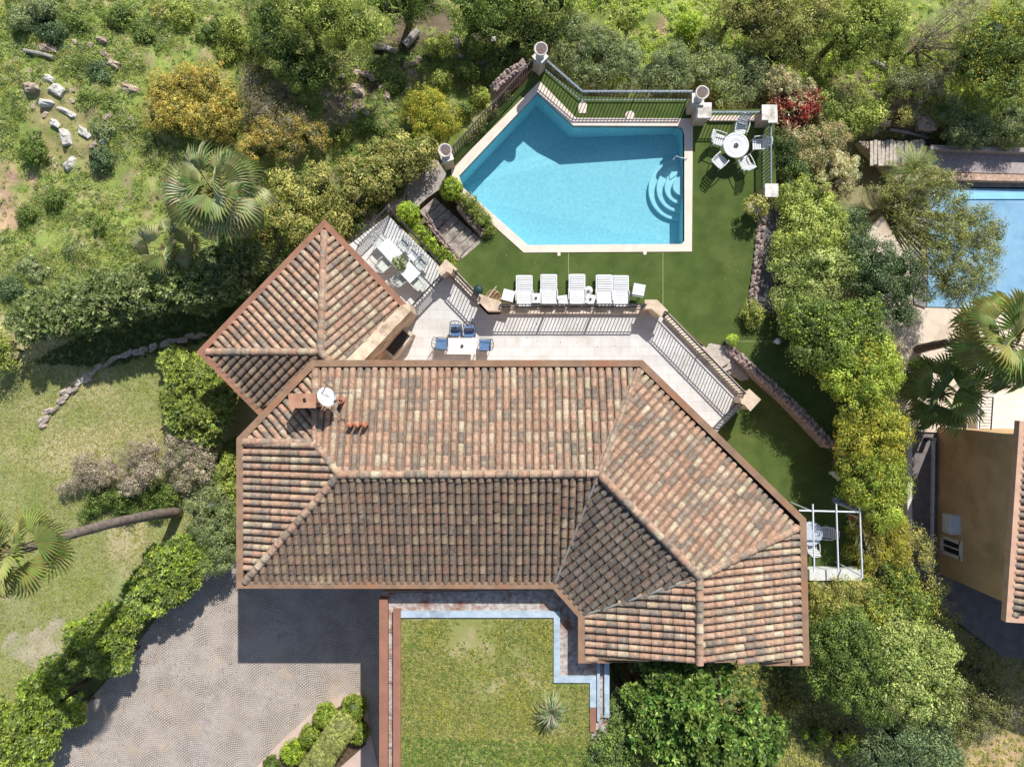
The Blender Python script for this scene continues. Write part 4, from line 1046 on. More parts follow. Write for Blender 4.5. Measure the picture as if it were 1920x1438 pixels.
mb=MB(); mb.lathe([(0,.70),(.52,.70),(.53,.73),(0,.735)],(0,0,0),30); mb.build('table_top',mat('mosaic',(196,204,212),(170,180,190),16,.5),t); mb=MB(); mb.lathe([(.05,.7),(.05,.1),(.25,0),(0,0)],(0,0,0),12); mb.build('pedestal',WHITE,t)
p=W(1545,998,LZ+.43); p.z=LZ; white_chair('white armchair to the right of the mosaic table under the pergola',p,face(1545,998,1518,996,0),group='white armchairs under the pergola')
p=W(1521,1020,LZ+.43); p.z=LZ; white_chair('white armchair below the mosaic table under the pergola, half under the eave',p,face(1521,1020,1519,1000,0),group='white armchairs under the pergola')
# ------------------------------------------------------------------ rocks, logs, stone edging
def rock(label,px,py,rx,ry,rz,m=ROCK,h=.5,group='boulders scattered on the hillside'):
    p=G(px,py); mb=MB(); s=(H-p.z)/F; rock_into(mb,(0,0,0),(rx*s,ry*s,h*min(rx,ry)*s+.08),0,random.randint(0,9999)); o=mb.build('rock',m); o.location=p+Vector((0,0,.02)); o.rotation_euler=(0,0,rz); tag(o,label,'rock',group)
for a in ((92,92,20,9,-.1,ROCK,'flat tan rock slab near the upper left corner'),(192,76,12,7,0,ROCK,'small tan rock right of the flat slab'),(245,167,19,8,-.05,ROCK,'oval tan boulder beside the orange broom shrub'),(215,122,16,8,-.5,ROCK,'cracked boulder above the oval tan one'),
 (60,165,18,12,.3,ROCK,'rounded tan boulder left of the white rocks'),(92,148,13,7,-.3,WROCK,'uppermost white rock of the left group'),(108,170,18,11,-.5,WROCK,'second white rock, below the uppermost one'),(88,194,16,9,-.1,WROCK,'white rock below the rounded tan boulder'),(125,210,20,6,-.55,WROCK,'long thin white rock pointing down right'),
 (105,233,12,7,-.4,WROCK,'small white rock above the tall cracked one'),(125,258,10,19,.2,WROCK,'tall cracked white rock'),(160,250,15,8,-.5,WROCK,'white rock right of the tall cracked one'),(193,266,6,7,0,WROCK,'smallest white rock at the right end of the group'),(132,308,15,11,.6,WROCK,'white rock lying below the group beside bare soil'),
 (670,168,16,10,-.2,ROCK,'broken rock in the bare patch above the yellow shrub'),(685,140,12,6,0,ROCK,'small rock under the dark trees'),(865,108,7,6,0,ROCK,'small round stone on the slope left of the north urn'),(925,75,6,6,0,WROCK,'small white stone on the slope'),(777,120,8,5,.3,ROCK,'small flat stone right of the dark gully'),(725,180,8,9,0,ROCK,'small pale stone above the round yellow shrub'),
 (1733,233,22,18,0,ROCK,'large tan boulder above the bleached planks'),(1660,232,14,6,-.1,ROCK,'tan rock beside the bleached planks'),(858,80,9,7,0,ROCK,'small grey stone near the upper slope')):
    rock(a[6],*a[:5],a[5])
for (a,b,r,l) in (((760,88),(785,62),.20,'grey squared timber lying at the gully edge'),((50,98),(106,112),.09,'thin bleached log near the upper left corner'),((700,90),(745,100),.13,'fallen grey log in the dark gully'),((1632,118),(1660,135),.10,'short bleached branch below the right hand trees'),((1665,245),(1735,262),.08,'thin bleached log above the plank deck')):
    p=G(*a,.15); q=G(*b,.22); mb=MB(); mb.tube([p,(p+q)/2+Vector((.03,.02,.03)),q],[r,r*.92,r*.8],8); o=mb.build('fallen_log',mat('grey_log',(176,168,160),(140,132,126),6,.9,.6,20)); tag(o,l,'log','fallen logs on the hillside')
mb=MB(); pts=[(80,795),(92,772),(112,752),(130,735),(150,718),(170,704),(190,690),(212,678),(235,668),(262,660),(285,652),(305,648),(325,642),(348,638),(372,634)]
for i,(x,y) in enumerate(pts):
    for k in range(2):
        p=G(x+random.uniform(-5,5)+k*9,y+random.uniform(-3,3)-k*5,.03); rock_into(mb,p,(random.uniform(.17,.32),random.uniform(.1,.19),random.uniform(.1,.2)),.6-i*.03+random.uniform(-.3,.3),i*7+k)
o=mb.build('stone_edging',mat('edging',(190,176,162),(156,142,130),5,.95,.8,12,c3=(214,206,196),scale3=1.2)); tag(o,'curving row of pale stones edging the left lawn','stone edging')
# ------------------------------------------------------------------ neighbour's plot
NZ=-3.0
NB=mat('neighbour_paving',(222,206,186),(200,186,168),1.2,.85,.2,30,c3=(184,166,146),scale3=.7)
slab('neighbour_terrace',wp([(1610,265),(1735,265),(1735,330),(1640,420),(1600,470),(1640,620),(1690,800),(1730,810),(2050,815),(2050,560),(1735,560),(1720,380)],-2.9),-4,-2.9,NB)
slab('side_path',wp([(1690,790),(1770,790),(1770,1060),(1900,1120),(2000,1160),(2000,1240),(1880,1230),(1750,1130),(1700,1080)],NZ),-4,NZ,mat('grey_path',(132,124,122),(112,106,106),2,.9,.3,40))
mb=path_strip(wz([(1706,790),(1706,1075)],-2.7),.22,-3.4,-2.7,1,off=-.11); o=mb.build('boundary_wall',mat('white_render',(220,216,210),(202,198,192),3,.9)); tag(o,'thin white boundary wall between hedge and neighbour path','wall')
mb=path_strip(wz([(1752,822),(1748,1064)],-2.85),.1,-3.4,-2.85,1,off=-.05); o=mb.build('drain_pipe',WHITEM); tag(o,'white pipe along the foot of the ochre wall','pipe')
mb=MB(); p=W(1752,824,-2.3); mb.box((p.x,p.y,-2.6),(.2,.12,.6)); p2=W(1736,824,-2.3); mb.tube([p,p2],.03,6); mb.lathe([(0,-.1),(.1,-.06),(.1,.06),(0,.1)],p2,12); o=mb.build('wall_lamp',BLACK); tag(o,'black lamp at the corner foot of the ochre wall','lamp')
# pool of the neighbour
np_=[(1745,352),(2080,358),(2080,585),(1738,575)]; nzz=-2.85
slab('neighbour_pool_surround',wp([(1700,338),(2100,340),(2100,352),(1745,350),(1736,577),(1715,570),(1700,400)],nzz+.03),-4,nzz+.03,mat('grey_surround',(150,144,140),(128,124,122),4,.9))
lf=MB()
for k in range(26):
    p=W(1006+random.gauss(0,7),447+random.gauss(0,3.5),-1.45); lf.box((p.x,p.y,depth(p.x)+.015),(.07,.04,.01),random.uniform(0,3))
o=lf.build('leaf_litter',mat('wet_leaves',(52,60,48),(36,44,40),9,.8)); tag(o,'small patch of dark leaves on the pool floor near its lower left corner','leaf litter',None,'stuff')
r=empty('neighbour_pool',W(1900,460,nzz),0,'pale blue pool of the neighbour behind the feathery tree','swimming pool')
mb=MB(); mb.prism([(p.x,p.y) for p in wp(np_,nzz)],-4,nzz+.0); child(mb,'basin',mat('pool_liner',(124,166,194),(136,178,202),1.5,.5,c3=(112,154,184),scale3=.8),r)
mb=MB(); a=W(1790,362,nzz); b=W(2080,374,nzz); mb.box(((a.x+b.x)/2,(a.y+b.y)/2,nzz+.03),(b.x-a.x,a.y-b.y,.05)); child(mb,'pool_edge',mat('light_liner',(150,206,232),(136,196,226),1,.4),r)
slab('upper_walk',wp([(1742,282),(2080,292),(2080,330),(1742,322)],-2.6),-4,-2.6,mat('walk',(176,164,160),(152,142,140),5,.9,.4,30))
lowwall('row of reddish stones edging the neighbour pool',[(1752,330),(2080,338)],-4,-2.45,.3,mat('pink_stone',(196,164,142),(160,132,114),9,.95,1,16,c3=(216,190,170),scale3=5),'stone_edging')
lowwall('rendered retaining wall above the neighbour pool walk',[(1745,276),(2080,286)],-4,-2.2,.2,mat('greywall',(170,160,156),(150,142,140),3,.9),'retaining_wall')
r=empty('plank_deck',W(1680,292,-2.6),0,'bleached upright planks beside the cream stucco strip','planks')
for k in range(14):
    x=1634+k*7.2; a=W(x,264+random.uniform(-3,3),-2.55); b=W(x+1,308+random.uniform(-4,5),-2.55); mb=MB(); mb.box(((a.x+b.x)/2,(a.y+b.y)/2,-2.6),(.15,a.y-b.y,.1+random.uniform(0,.05)),random.uniform(-.03,.03)); child(mb,'plank',mat('bleached',(206,196,182),(168,156,144),8,.95,.7,16),r)
# neighbour's ochre house
nh=empty('neighbour_house',W(1850,950,NZ),0,'ochre rendered house at the right edge with a tiled roof','house')
OCH=mat('ochre_render',(204,170,128),(188,156,116),1.0,.9,.15,50,c3=(170,142,108),scale3=.6)
xw=W(1757,800,NZ).x; y0=W(1757,800,NZ).y; y1=W(1755,1073,NZ).y
mb=MB(); mb.prism([(xw,y1),(xw,y0),(xw+9,y0-.1),(xw+9,y1-3.5),(xw+3.6,y1-1.55)],-4,2.5); child(mb,'wall',OCH,nh)
def onwall(px,py): 
    z=H-xw*F/(px-CX); k=(H-z)/F; return Vector((xw,-(py-CY)*k,z))
p=onwall(1793,982); mb=MB(); mb.box((p.x-.22,p.y,p.z),(.44,.85,.66)); mb.box((p.x-.45,p.y,p.z),(.02,.62,.48)); ac=child(mb,'air_conditioner',mat('ac_white',(206,214,222),(194,202,212),6,.6),nh)
a=onwall(1768,1003); b=onwall(1803,1050); cy=(a.y+b.y)/2; cz=(a.z+b.z)/2; hh=abs(b.z-a.z); ww=abs(a.y-b.y)*.85
mb=MB()
for (dy,dz,sy,sz) in ((0,hh/2,ww+.2,.16),(0,-hh/2,ww+.2,.16),(ww/2,0,.16,hh),(-ww/2,0,.16,hh)): mb.box((xw-.02,cy+dy,cz+dz),(.1,sy,sz))
win=child(mb,'window',mat('window_frame',(226,216,206),(212,202,192),5,.7),nh)
mb=MB(); mb.box((xw-.004,cy,cz),(.03,ww-.1,hh-.1)); o=mb.build('pane',mat('dark_glass',(40,44,52),(30,32,38),3,.1,spec=.6),win); o.location=-Vector((0,0,0)); o.location=Vector((-nh.location.x,-nh.location.y,-nh.location.z))
mb=MB(); mb.box((xw-.03,cy,cz),(.03,.06,hh-.1)); o=mb.build('mullion',MATS['window_frame'],win); o.location=Vector((-nh.location.x,-nh.location.y,-nh.location.z))
NE=2.6
nf=wz([(2100,800),(1912,789),(1886,1166),(2100,1180)],NE)
nf=nf[::-1]
mb=path_strip(nf,.26,NE-.3,NE,-1); child(mb,'gutter',mat('peach_gutter',(206,168,142),(190,152,128),3,.8),nh); mb=path_strip(nf,.18,NE-.2,NE-.12,-1,off=.26); child(mb,'gutter_bed',TROUGH,nh)
roof_slope(nh,[W(1900,1158,NE-.06),W(1924,800,NE-.06),W(2040,860,NE+.9),W(2030,1090,NE+.9)],under=0)
slab('neighbour_balcony',wp([(1830,738),(2050,738),(2050,812),(1830,808)],-2.0),-3.2,-2.0,mat('cream_floor',(232,222,208),(216,206,192),2,.85))
railing('thin white railing on the neighbour balcony above the ochre wall',wz([(1834,806),(1834,742)],-1.1),-2.0,.9,WHITEM,.1)
railing('dark railing on the neighbour balcony parallel to the white one',wz([(1858,806),(1862,745)],-1.1),-2.0,.9,BLACK,.14)
# ------------------------------------------------------------------ planting bed by the garage
slab('planter_paving',wp([(470,1450),(520,1396),(585,1336),(636,1305),(672,1299),(686,1312),(692,1360),(700,1400),(710,1440),(716,1560),(440,1560)],DZ+.06),-2.5,DZ+.08,mat('pink_concrete',(206,182,168),(190,168,156),2,.85,.1))
slab('planter_soil',wp([(500,1450),(540,1400),(600,1345),(650,1316),(680,1330),(686,1395),(600,1470)],DZ+.1),-2.5,DZ+.12,mat('soil',(104,86,66),(80,66,50),5,1))
def ball(label,px,py,r,zt,pal,name='topiary_ball',sq=1.0,leaf=.05):
    s=(H-zt)/F; R=r*s; g=G(px,py).z if zt<-.3 else -.2
    c=W(px,py,zt-R*.5); c.z=zt-R*sq; root=empty(name,Vector((c.x,c.y,min(c.z-R*.6,g))),0,label,'topiary','clipped round green shrubs')
    o=root.location
    v,cc,e=blob_leaves([(c-Vector(o),R*.82,R*.82,R*sq*.85)],pal,leaf,R*.17,30,1.8,True,.3,zlo=-.7,lum=(.93,.1),cs=.85)
    leaf_mesh('foliage',v,cc,root,e); mb=MB(); mb.tube([(0,0,-.2),(0,0,(c.z-o.z))],.05,6); mb.build('stem',BARK,root)
ball('bright clipped ball shrub at the left corner of the pool',845,351,25,1.0,'lime')
ball('bright clipped ball shrub at the corner of the glass table terrace',763,398,26,.5,'lime')
ball('clipped ball at the top of the garage bed, right of the row',660,1332,28,-1.0,'bright')
ball('clipped ball touching the oblong topiary on its right',670,1378,24,-1.2,'bright')
ball('clipped ball above the oblong topiary, nearest the setts',607,1346,26,-1.1,'bright')
ball('clipped ball left of the oblong topiary, middle of the row',579,1384,24,-1.2,'bright')
ball('brightest yellow green ball at the lower end of the garage bed',546,1415,27,-1.2,'lime')
ball('small dull ball at the lowest end of the garage bed',507,1436,18,-1.5,'mid')
# oblong topiary
root=empty('topiary_hedge',W(622,1395,-2),0,'smooth oblong clipped topiary lying diagonally in the garage bed','topiary')
bl=[]
for t in np.linspace(0,1,9):
    c=W(640-66*t,1366+100*t,-.9); c.z=-1.2; bl.append((c-root.location,.60,.60,.66))
v,c,e=blob_leaves(bl,'dull',.035,.10,24,1.8,True,1.1,zlo=-.3,lum=(.95,.05),cs=.9); leaf_mesh('foliage',v,c,root,e)
# ------------------------------------------------------------------ palms
def fan(m,R,col,nseg=22,spread=4.4,seed=0,droop=.25):
    """one fan leaf: petiole end at origin, pointing +x"""
    rnd=random.Random(seed)
    for k in range(nseg):
        a=-spread/2+spread*(k+.5)/nseg; da=spread/nseg*.62; r1=R*.5; r2=R*(.82+.22*math.cos(a*.6))*rnd.uniform(.92,1.05)
        up=.05*(1 if k%2 else -1); dz=-droop*R*(abs(a)/2.2)**1.5*.3
        p=lambda r,w,z: (r*math.cos(w),r*math.sin(w),z)
        cc=tuple(x*rnd.uniform(.8,1.15) for x in col)
        m.add([(0,0,0),p(r1,a-da,dz*.4-.02),p(r1,a,dz*.4+.045),p(r1,a+da,dz*.4-.02)],[(0,1,2),(0,2,3)],cc)
        m.add([p(r1,a-da,dz*.4-.02),p(r2*.8,a-da*.35,dz-droop*R*.12),p(r2,a,dz-droop*R*.42),p(r2*.8,a+da*.35,dz-droop*R*.12),p(r1,a+da,dz*.4-.02),p(r1,a,dz*.4+.045)],[(0,1,2,5),(5,2,3,4)],cc)
def palm(label,base,top,n,R,pet,cols,bend=0.0,group='fan palms',tr=.17,seed=1,kind='fan',lay=((1.15,.35),(.75,.4),(.3,.45))):
    rnd=random.Random(seed)
    root=empty('palm_tree',base,0,label,'palm tree',group); T=top-base
    mb=MB(); pts=[]; rs=[]
    L=14
    side=Vector((-T.y,T.x,0)); side=side.normalized()*bend if side.length>.01 else side
    for i in range(L+1):
        t=i/L; pts.append(T*t+side*math.sin(math.pi*t)); rs.append(tr*(1.25-.45*t)*(1+.05*(i%2)))
    mb.tube(pts,rs,12); mb.build('trunk',PALMB,root,True)
    for k in range(n):
        a=k*2.399+rnd.uniform(-.2,.2); u=(k+.5)/n; el=1.25-1.75*u+rnd.uniform(-.1,.1)   # young upright -> old drooping
        m=MB(); col=lin(rnd.choice(cols)); 
        dir=Vector((math.cos(a)*math.cos(el),math.sin(a)*math.cos(el),math.sin(el)))
        pl=pet*(.75+.35*u)*rnd.uniform(.85,1.1); e=dir*pl+Vector((0,0,-.12*pl*u))
        if kind=='fan':
            m.tube([(0,0,0),e*.5+Vector((0,0,.05)),e],[.025,.018,.012],5,lin((176,174,96)))
            f=MB(); fan(f,R*rnd.uniform(.85,1.1),col,20,2.9,seed*50+k,.35+.5*u)
            el2=max(-1.2,el-.35-.3*u); M=Matrix.Translation(e)@Matrix.Rotation(a,4,'Z')@Matrix.Rotation(-el2,4,'Y')@Matrix.Rotation(rnd.uniform(-.9,.9),4,'X')
            m.add([M@Vector(v) for v in f.v],[tuple(q) for q in f.f]); m.c[-len(f.f):]=f.c
        elif kind=='spike':
            f=rnd.uniform(.75,1.1)*R; w=Vector((-math.sin(a),math.cos(a),0))*.022; q1=dir*f*.55+Vector((0,0,.03)); q2=dir*f+Vector((0,0,-f*.22))
            m.add([-w*.6,w*.6,q1+w,q2,q1-w],[(0,1,2,4),(4,2,3)],tuple(x*rnd.uniform(.75,1.2) for x in col))
        else:   # feather leaf
            prev=Vector((0,0,0)); P=[]
            for j in range(13):
                t=j/12; P.append(Vector((math.cos(a)*R*t*math.cos(el*(1-t*.6)),math.sin(a)*R*t*math.cos(el*(1-t*.6)),R*t*math.sin(el)*(1-.55*t)-R*.25*t*t)))
            m.tube(P,.012,4,lin((150,150,90)))
            for j in range(1,13):
                for s in (-1,1):
                  for h in (0,.5):
                    q=P[j]+(P[j-1]-P[j])*h; d=(P[j]-P[j-1]).normalized(); w=d.cross(Vector((0,0,1))).normalized()*s; ln=R*.26*(1-.6*abs(j/12-.45)); tp=q+(w*.8+d*.75).normalized()*ln+Vector((0,0,-.05*ln))
                    m.add([q,q+d*.025+w*ln*.3,tp,q-d*.025+w*ln*.3],[(0,1,2,3)],tuple(x*rnd.uniform(.8,1.2) for x in col))
        o=m.build('frond',vmat('palm_leaf',.5,.25,6,.15,.4),root); o.location=T
    if kind=='fan':
        m=MB()
        for k in range(26):
            a=rnd.uniform(0,6.28); el=rnd.uniform(-.9,1.2); d=Vector((math.cos(a)*math.cos(el),math.sin(a)*math.cos(el),math.sin(el)))*.38*rnd.uniform(.6,1.1)
            m.tube([Vector((0,0,-.1)),d],[.05,.02],5,lin(rnd.choice([(150,132,110),(120,104,88),(170,150,120)])))
        o=m.build('crown_heart',MATS['palm_leaf'],root); o.location=T
GP1=[(190,194,140),(172,178,120),(204,204,156),(152,162,104)]
palm('large grey green fan palm above the left hedge',G(420,395),W(402,362,2.6),27,1.15,1.2,GP1,.1,seed=3)
palm('small fan palm partly under the large left one',G(325,455),W(312,466,.9),12,.85,.8,GP1,.0,seed=9,tr=.1)
palm('tall leaning fan palm whose curved bare trunk crosses the left lawn',G(336,960),W(26,1034,8.2),15,.95,.8,[(172,178,104),(160,166,94),(138,148,84),(186,188,120)],-.42,seed=5,tr=.19)
palm('fan palm above the neighbour terrace at the right edge',W(1722,655,-2.9),W(1888,642,3.0),28,1.3,1.15,[(154,168,100),(136,152,86),(172,182,112),(180,180,104)],.2,seed=6)
palm('smaller fan palm left of the one at the right edge',W(1702,738,-2.9),W(1765,738,.2),24,1.15,1.0,[(150,166,96),(132,150,84),(168,178,108)],.0,seed=8)
palm('low feather leaved palm behind the cream stucco strip',G(1712,318),W(1712,318,-1.6),22,1.25,.9,[(120,136,66),(140,150,78),(100,118,56)],.0,kind='feather',group='feather leaved plants',seed=4)
yp=W(1032,1342,GZ); 
palm('spiky yucca like plant growing on the planted garage roof',yp,W(1034,1334,GZ+.45),90,.85,.4,[(158,168,124),(176,182,142),(138,152,106)],.0,kind='spike',group=None,tr=.07,seed=12)

# ------------------------------------------------------------------ shrubs, hedges and trees
S=shrub
S('broom_shrub','orange yellow flowering broom shrub on the upper left hillside','shrub',[(300,170,34,-.5),(345,150,36,-.2),(390,150,38,-.1),(330,205,38,-.3),(375,215,40,-.2),(425,190,32,-.3),(415,235,30,-.5),(290,215,26,-.7)],['broom','khaki'],leaf=.07,clump=.2,dens=30,loose=.6)
S('twiggy_shrub','half bare grey shrub right of the orange broom','shrub',[(470,150,30,-.3),(505,190,36,-.1),(485,215,32,-.2),(540,225,32,-.2),(470,180,26,-.4),(530,170,26,-.4)],['greytwig','broom'],leaf=.07,clump=.22,dens=26,loose=.7,aspect=4)
S('broom_shrub','golden shrub between the grey twiggy shrub and the palm','shrub',[(500,250,34,-.2),(560,245,34,-.3),(590,255,26,-.5),(470,280,28,-.5),(540,275,28,-.4)],['broom','greytwig'],leaf=.06,clump=.2,dens=34,loose=.5)
S('broad_tree','bright drooping tree at the top edge above the dark gully','tree',[(560,20,52,2.20),(610,25,50,2.40),(660,35,55,2.60),(690,60,38,1.80),(600,-20,60,2.40),(640,80,28,1.40)],['sun','mid'],leaf=.09,clump=.34,aspect=2.8)
S('broad_tree','dark green tree left of the drooping one at the top edge','tree',[(500,70,34,1.2),(540,110,38,1.0),(570,140,30,.6),(500,20,40,1.4),(600,130,34,.8),(535,60,30,1.4)],['mid','dark'],leaf=.09,clump=.3)
S('leafy_shrub','bright low shrub at the left foot of the dark trees','shrub',[(478,95,26,-.5),(455,75,24,-.8),(440,50,26,-.7),(480,130,20,-.9)],'sun',leaf=.08)
S('broad_tree','green tree at the top edge right of the dark gully','tree',[(750,-10,44,1.60),(800,-20,46,1.70),(765,25,22,0.70),(720,10,26,1.30)],'mid',leaf=.08)
S('broad_tree','deep green tree group at the top edge left of the grey olive shrubs','tree',[(880,10,40,0.90),(930,-5,48,1.30),(985,10,44,1.10),(1040,-5,44,1.30),(1000,50,30,0.10),(890,45,28,-0.10),(940,40,30,0.30)],['mid','sun'],leaf=.08)
S('leafy_shrub','dark shrub between slope and the north urn','shrub',[(1000,75,26,.2),(965,85,22,-.3),(945,105,22,-.6),(1030,70,20,.2)],['dark','mid'],leaf=.08)
S('round_shrub','round yellow green shrub on the slope left of the pool','shrub',[(790,190,30,-.3),(815,205,34,-.1),(835,225,30,-.2),(800,230,28,-.3),(770,200,22,-.6)],['yellow','bright'],leaf=.06,clump=.2,dens=40)
S('hedge','broad pale leaved hedge between palm and pool path','hedge',[(530,350,34,.0),(560,385,42,.3),(600,350,42,.4),(640,370,40,.3),(670,330,38,.4),(715,330,36,.3),(755,300,34,.3),(790,285,32,.2),(700,290,28,0),(520,410,34,.2),(570,425,34,.2),(620,410,34,.2),(480,440,30,-.2),(745,270,24,0)],['khaki','mid'],leaf=.10,clump=.28,loose=.2)
S('hedge','dark underside growth between the pale hedge and the wing roof','hedge',[(660,415,34,-.6),(600,460,34,-.6),(560,490,36,-.6),(520,530,36,-.7),(700,380,28,-.7),(480,560,34,-.8),(440,600,30,-1.1),(740,350,24,-.8)],'dark',leaf=.08,clump=.26)
S('hedge','long grey green oleander hedge above the left lawn','hedge',[(60,600,40,.4),(105,585,42,.6),(150,575,44,.8),(195,560,44,.9),(240,550,46,1.0),(285,540,46,1.0),(330,525,46,1.1),(375,515,44,1.1),(420,500,42,1.0),(455,480,36,.8),(70,570,28,.2),(380,550,34,.5),(430,535,34,.5)],['oleander','olive'],leaf=.15,clump=.34,aspect=4,star=1.05)
S('leafy_shrub','bright shrub cut by the left picture edge under the hedge','shrub',[(-12,640,26,-0.50),(-5,675,24,-0.60),(0,655,18,-0.50)],'sun',leaf=.08)
S('leafy_shrub','large light green shrub beside the left corner of the wing','shrub',[(345,700,36,-.4),(390,720,38,-.1),(370,755,42,.1),(405,765,34,.0),(335,745,34,-.4),(345,790,30,-.5),(385,800,28,-.5),(325,675,26,-.8)],['oleander','sun'],leaf=.14,aspect=4,star=1.0)
S('dry_shrub','grey mauve half dead shrub at the left of the row of three','shrub',[(160,875,24,-.9),(195,875,24,-.9),(180,900,20,-1.1),(140,905,16,-1.2),(118,918,13,-1.4)],['mauve','greytwig'],leaf=.06,clump=.18,dens=40,loose=.7,core=False,group='grey mauve dry shrubs')
S('dry_shrub','grey mauve half dead shrub in the middle of the row of three','shrub',[(250,860,26,-.7),(265,885,28,-.7),(245,905,24,-.9),(275,845,20,-1.0)],['mauve','greytwig'],leaf=.06,clump=.18,dens=40,loose=.7,core=False,group='grey mauve dry shrubs')
S('dry_shrub','grey mauve half dead shrub nearest the villa','shrub',[(330,835,28,-.7),(360,850,30,-.6),(375,880,26,-.8),(320,870,22,-1.0),(345,900,22,-1.0)],['mauve','olive'],leaf=.06,clump=.18,dens=40,loose=.7,core=False,group='grey mauve dry shrubs')
S('leafy_shrub','low green growth under the three grey mauve shrubs','shrub',[(190,930,24,-1.5),(230,935,24,-1.4),(280,920,26,-1.4),(320,930,22,-1.5),(355,900,20,-1.5),(235,960,22,-1.7),(170,960,20,-1.7),(290,960,18,-1.7)],['mid','dark'],leaf=.08,clump=.22,loose=.3)
S('ivy_strip','bright ivy strip against the west wall of the villa','ivy',[(428,872,15,-.6,2),(427,892,15,-.6,2),(428,915,15,-.6,2),(427,938,15,-.6,2),(427,960,15,-.6,2),(428,985,15,-.6,2),(428,1005,13,-.6,2)],'sun',leaf=.08,clump=.2)
S('hedge','grey green upper end of the diagonal hedge beside the villa corner','hedge',[(395,950,30,0.05),(410,985,34,0.25),(380,990,30,0.05),(415,1030,32,0.25),(400,1060,26,0.05),(370,960,26,-0.15)],['olive','oleander'],leaf=.12,clump=.28,aspect=4)
S('hedge','yellow green oleander clump of the diagonal hedge, upper one','hedge',[(262,1130,24,-.1),(375,1050,26,.1),(341,1030,28,0.15),(316,1060,31,0.35),(351,1075,28,0.25),(286,1090,31,0.25),(326,1105,28,0.25),(256,1110,25,-0.05),(286,1130,25,0.05),(296,1045,21,-0.05)],['bright','oleander'],leaf=.15,clump=.3,aspect=4,star=1.0,group='oleander clumps of the diagonal hedge')
S('hedge','yellow green oleander clump of the diagonal hedge, middle one','hedge',[(252,1148,26,-.15),(238,1165,26,-.05),(150,1245,26,.1),(132,1262,26,.1),(201,1165,30,-0.05),(171,1195,31,0.15),(211,1205,31,0.25),(186,1235,30,0.15),(151,1225,26,-0.05),(221,1240,23,-0.05),(141,1190,21,-0.35)],['bright','oleander'],leaf=.15,clump=.3,aspect=4,star=1.0,group='oleander clumps of the diagonal hedge')
S('hedge','dark and yellow oleander clump at the lower left corner','hedge',[(106,1265,30,0.15),(71,1300,33,0.35),(111,1310,31,0.35),(56,1345,33,0.35),(21,1385,34,0.45),(76,1380,30,0.25),(26,1430,34,0.35),(131,1340,23,-0.05),(86,1335,25,0.35),(-4,1340,25,0.05),(66,1430,23,-0.05)],['oleander','bright'],leaf=.15,clump=.32,aspect=4,star=1.0,group='oleander clumps of the diagonal hedge')
GO='feathery grey green shrubs north of the pool'
S('olive_shrub','tall feathery grey green shrub right of the north urn','shrub',[(1075,55,40,0.25),(1060,100,32,0.05),(1100,95,40,0.35),(1130,130,36,0.15),(1090,140,28,-0.15),(1140,90,34,0.15)],['olive','mid'],leaf=.10,clump=.26,aspect=3.5,loose=.3,group=GO)
S('olive_shrub','feathery grey green shrub behind the straight part of the pool fence','shrub',[(1180,110,36,0.05),(1190,140,30,-0.15),(1225,130,36,0.05),(1260,115,34,0.05),(1265,145,28,-0.15),(1210,155,24,-0.55)],['olive','blue'],leaf=.10,clump=.26,aspect=3.5,loose=.3,group=GO)
S('olive_shrub','feathery grey green shrub behind the right urn','shrub',[(1310,110,34,0.05),(1320,140,34,0.05),(1355,165,34,0.05),(1350,130,34,0.25),(1370,185,22,-0.35),(1335,95,26,-0.15)],['olive','sun'],leaf=.10,clump=.26,aspect=3.5,loose=.3,group=GO)
S('olive_shrub','feathery grey green shrub left of the cream blossom','shrub',[(1400,110,36,0.05),(1410,150,34,0.15),(1435,120,30,0.05),(1395,180,24,-0.35),(1455,100,26,-0.15),(1425,180,20,-0.55)],['olive','blue'],leaf=.10,clump=.26,aspect=3.5,loose=.3,group=GO)
GT_='broad trees along the upper right edge'
S('broad_tree','olive green tree at the top edge above the cream blossom','tree',[(1380,20,44,0.90),(1420,45,44,1.10),(1460,25,48,1.50),(1500,60,48,1.30),(1540,25,46,1.50),(1500,100,34,0.50),(1440,-10,50,1.50)],['khaki','mid'],leaf=.08,clump=.3,group=GT_)
S('broad_tree','fresh green tree at the top edge left of the bare brown patch','tree',[(1590,50,42,1.50),(1640,30,46,1.70),(1625,80,40,1.10),(1680,50,36,1.30),(1670,95,30,0.70),(1590,100,28,0.50),(1640,-10,46,1.70)],['sun','mid'],leaf=.08,clump=.3,group=GT_)
S('broad_tree','big dark tree in the upper right corner','tree',[(1830,90,40,0.70),(1870,60,44,1.10),(1910,95,46,1.10),(1850,140,36,0.50),(1900,160,40,0.70),(1935,40,44,1.10),(1820,130,26,0.10)],['mid','yellow'],leaf=.08,clump=.3,group=GT_)
S('bare_tree','dry twiggy tree with grey branches between the upper right trees','tree',[(1740,70,40,0.40),(1780,40,46,0.80),(1790,110,34,0.20),(1750,150,30,-0.40),(1820,20,40,0.60)],['greytwig','olive'],leaf=.07,clump=.2,dens=20,core=False,loose=.8,aspect=4)
S('bare_tree','scrawny dark branched shrub above the large tan boulder','tree',[(1690,150,28,-.5),(1735,145,28,-.5),(1770,160,24,-.7)],['olive','greytwig'],leaf=.07,clump=.2,dens=26,core=False,loose=.8)
S('olive_shrub','round grey green shrub above the neighbour pool walk, left one','shrub',[(1795,215,30,-1.30),(1825,225,34,-1.10),(1805,250,28,-1.30),(1840,250,26,-1.40)],['olive','blue'],leaf=.10,clump=.24,aspect=3.5,group='round shrubs above the neighbour pool')
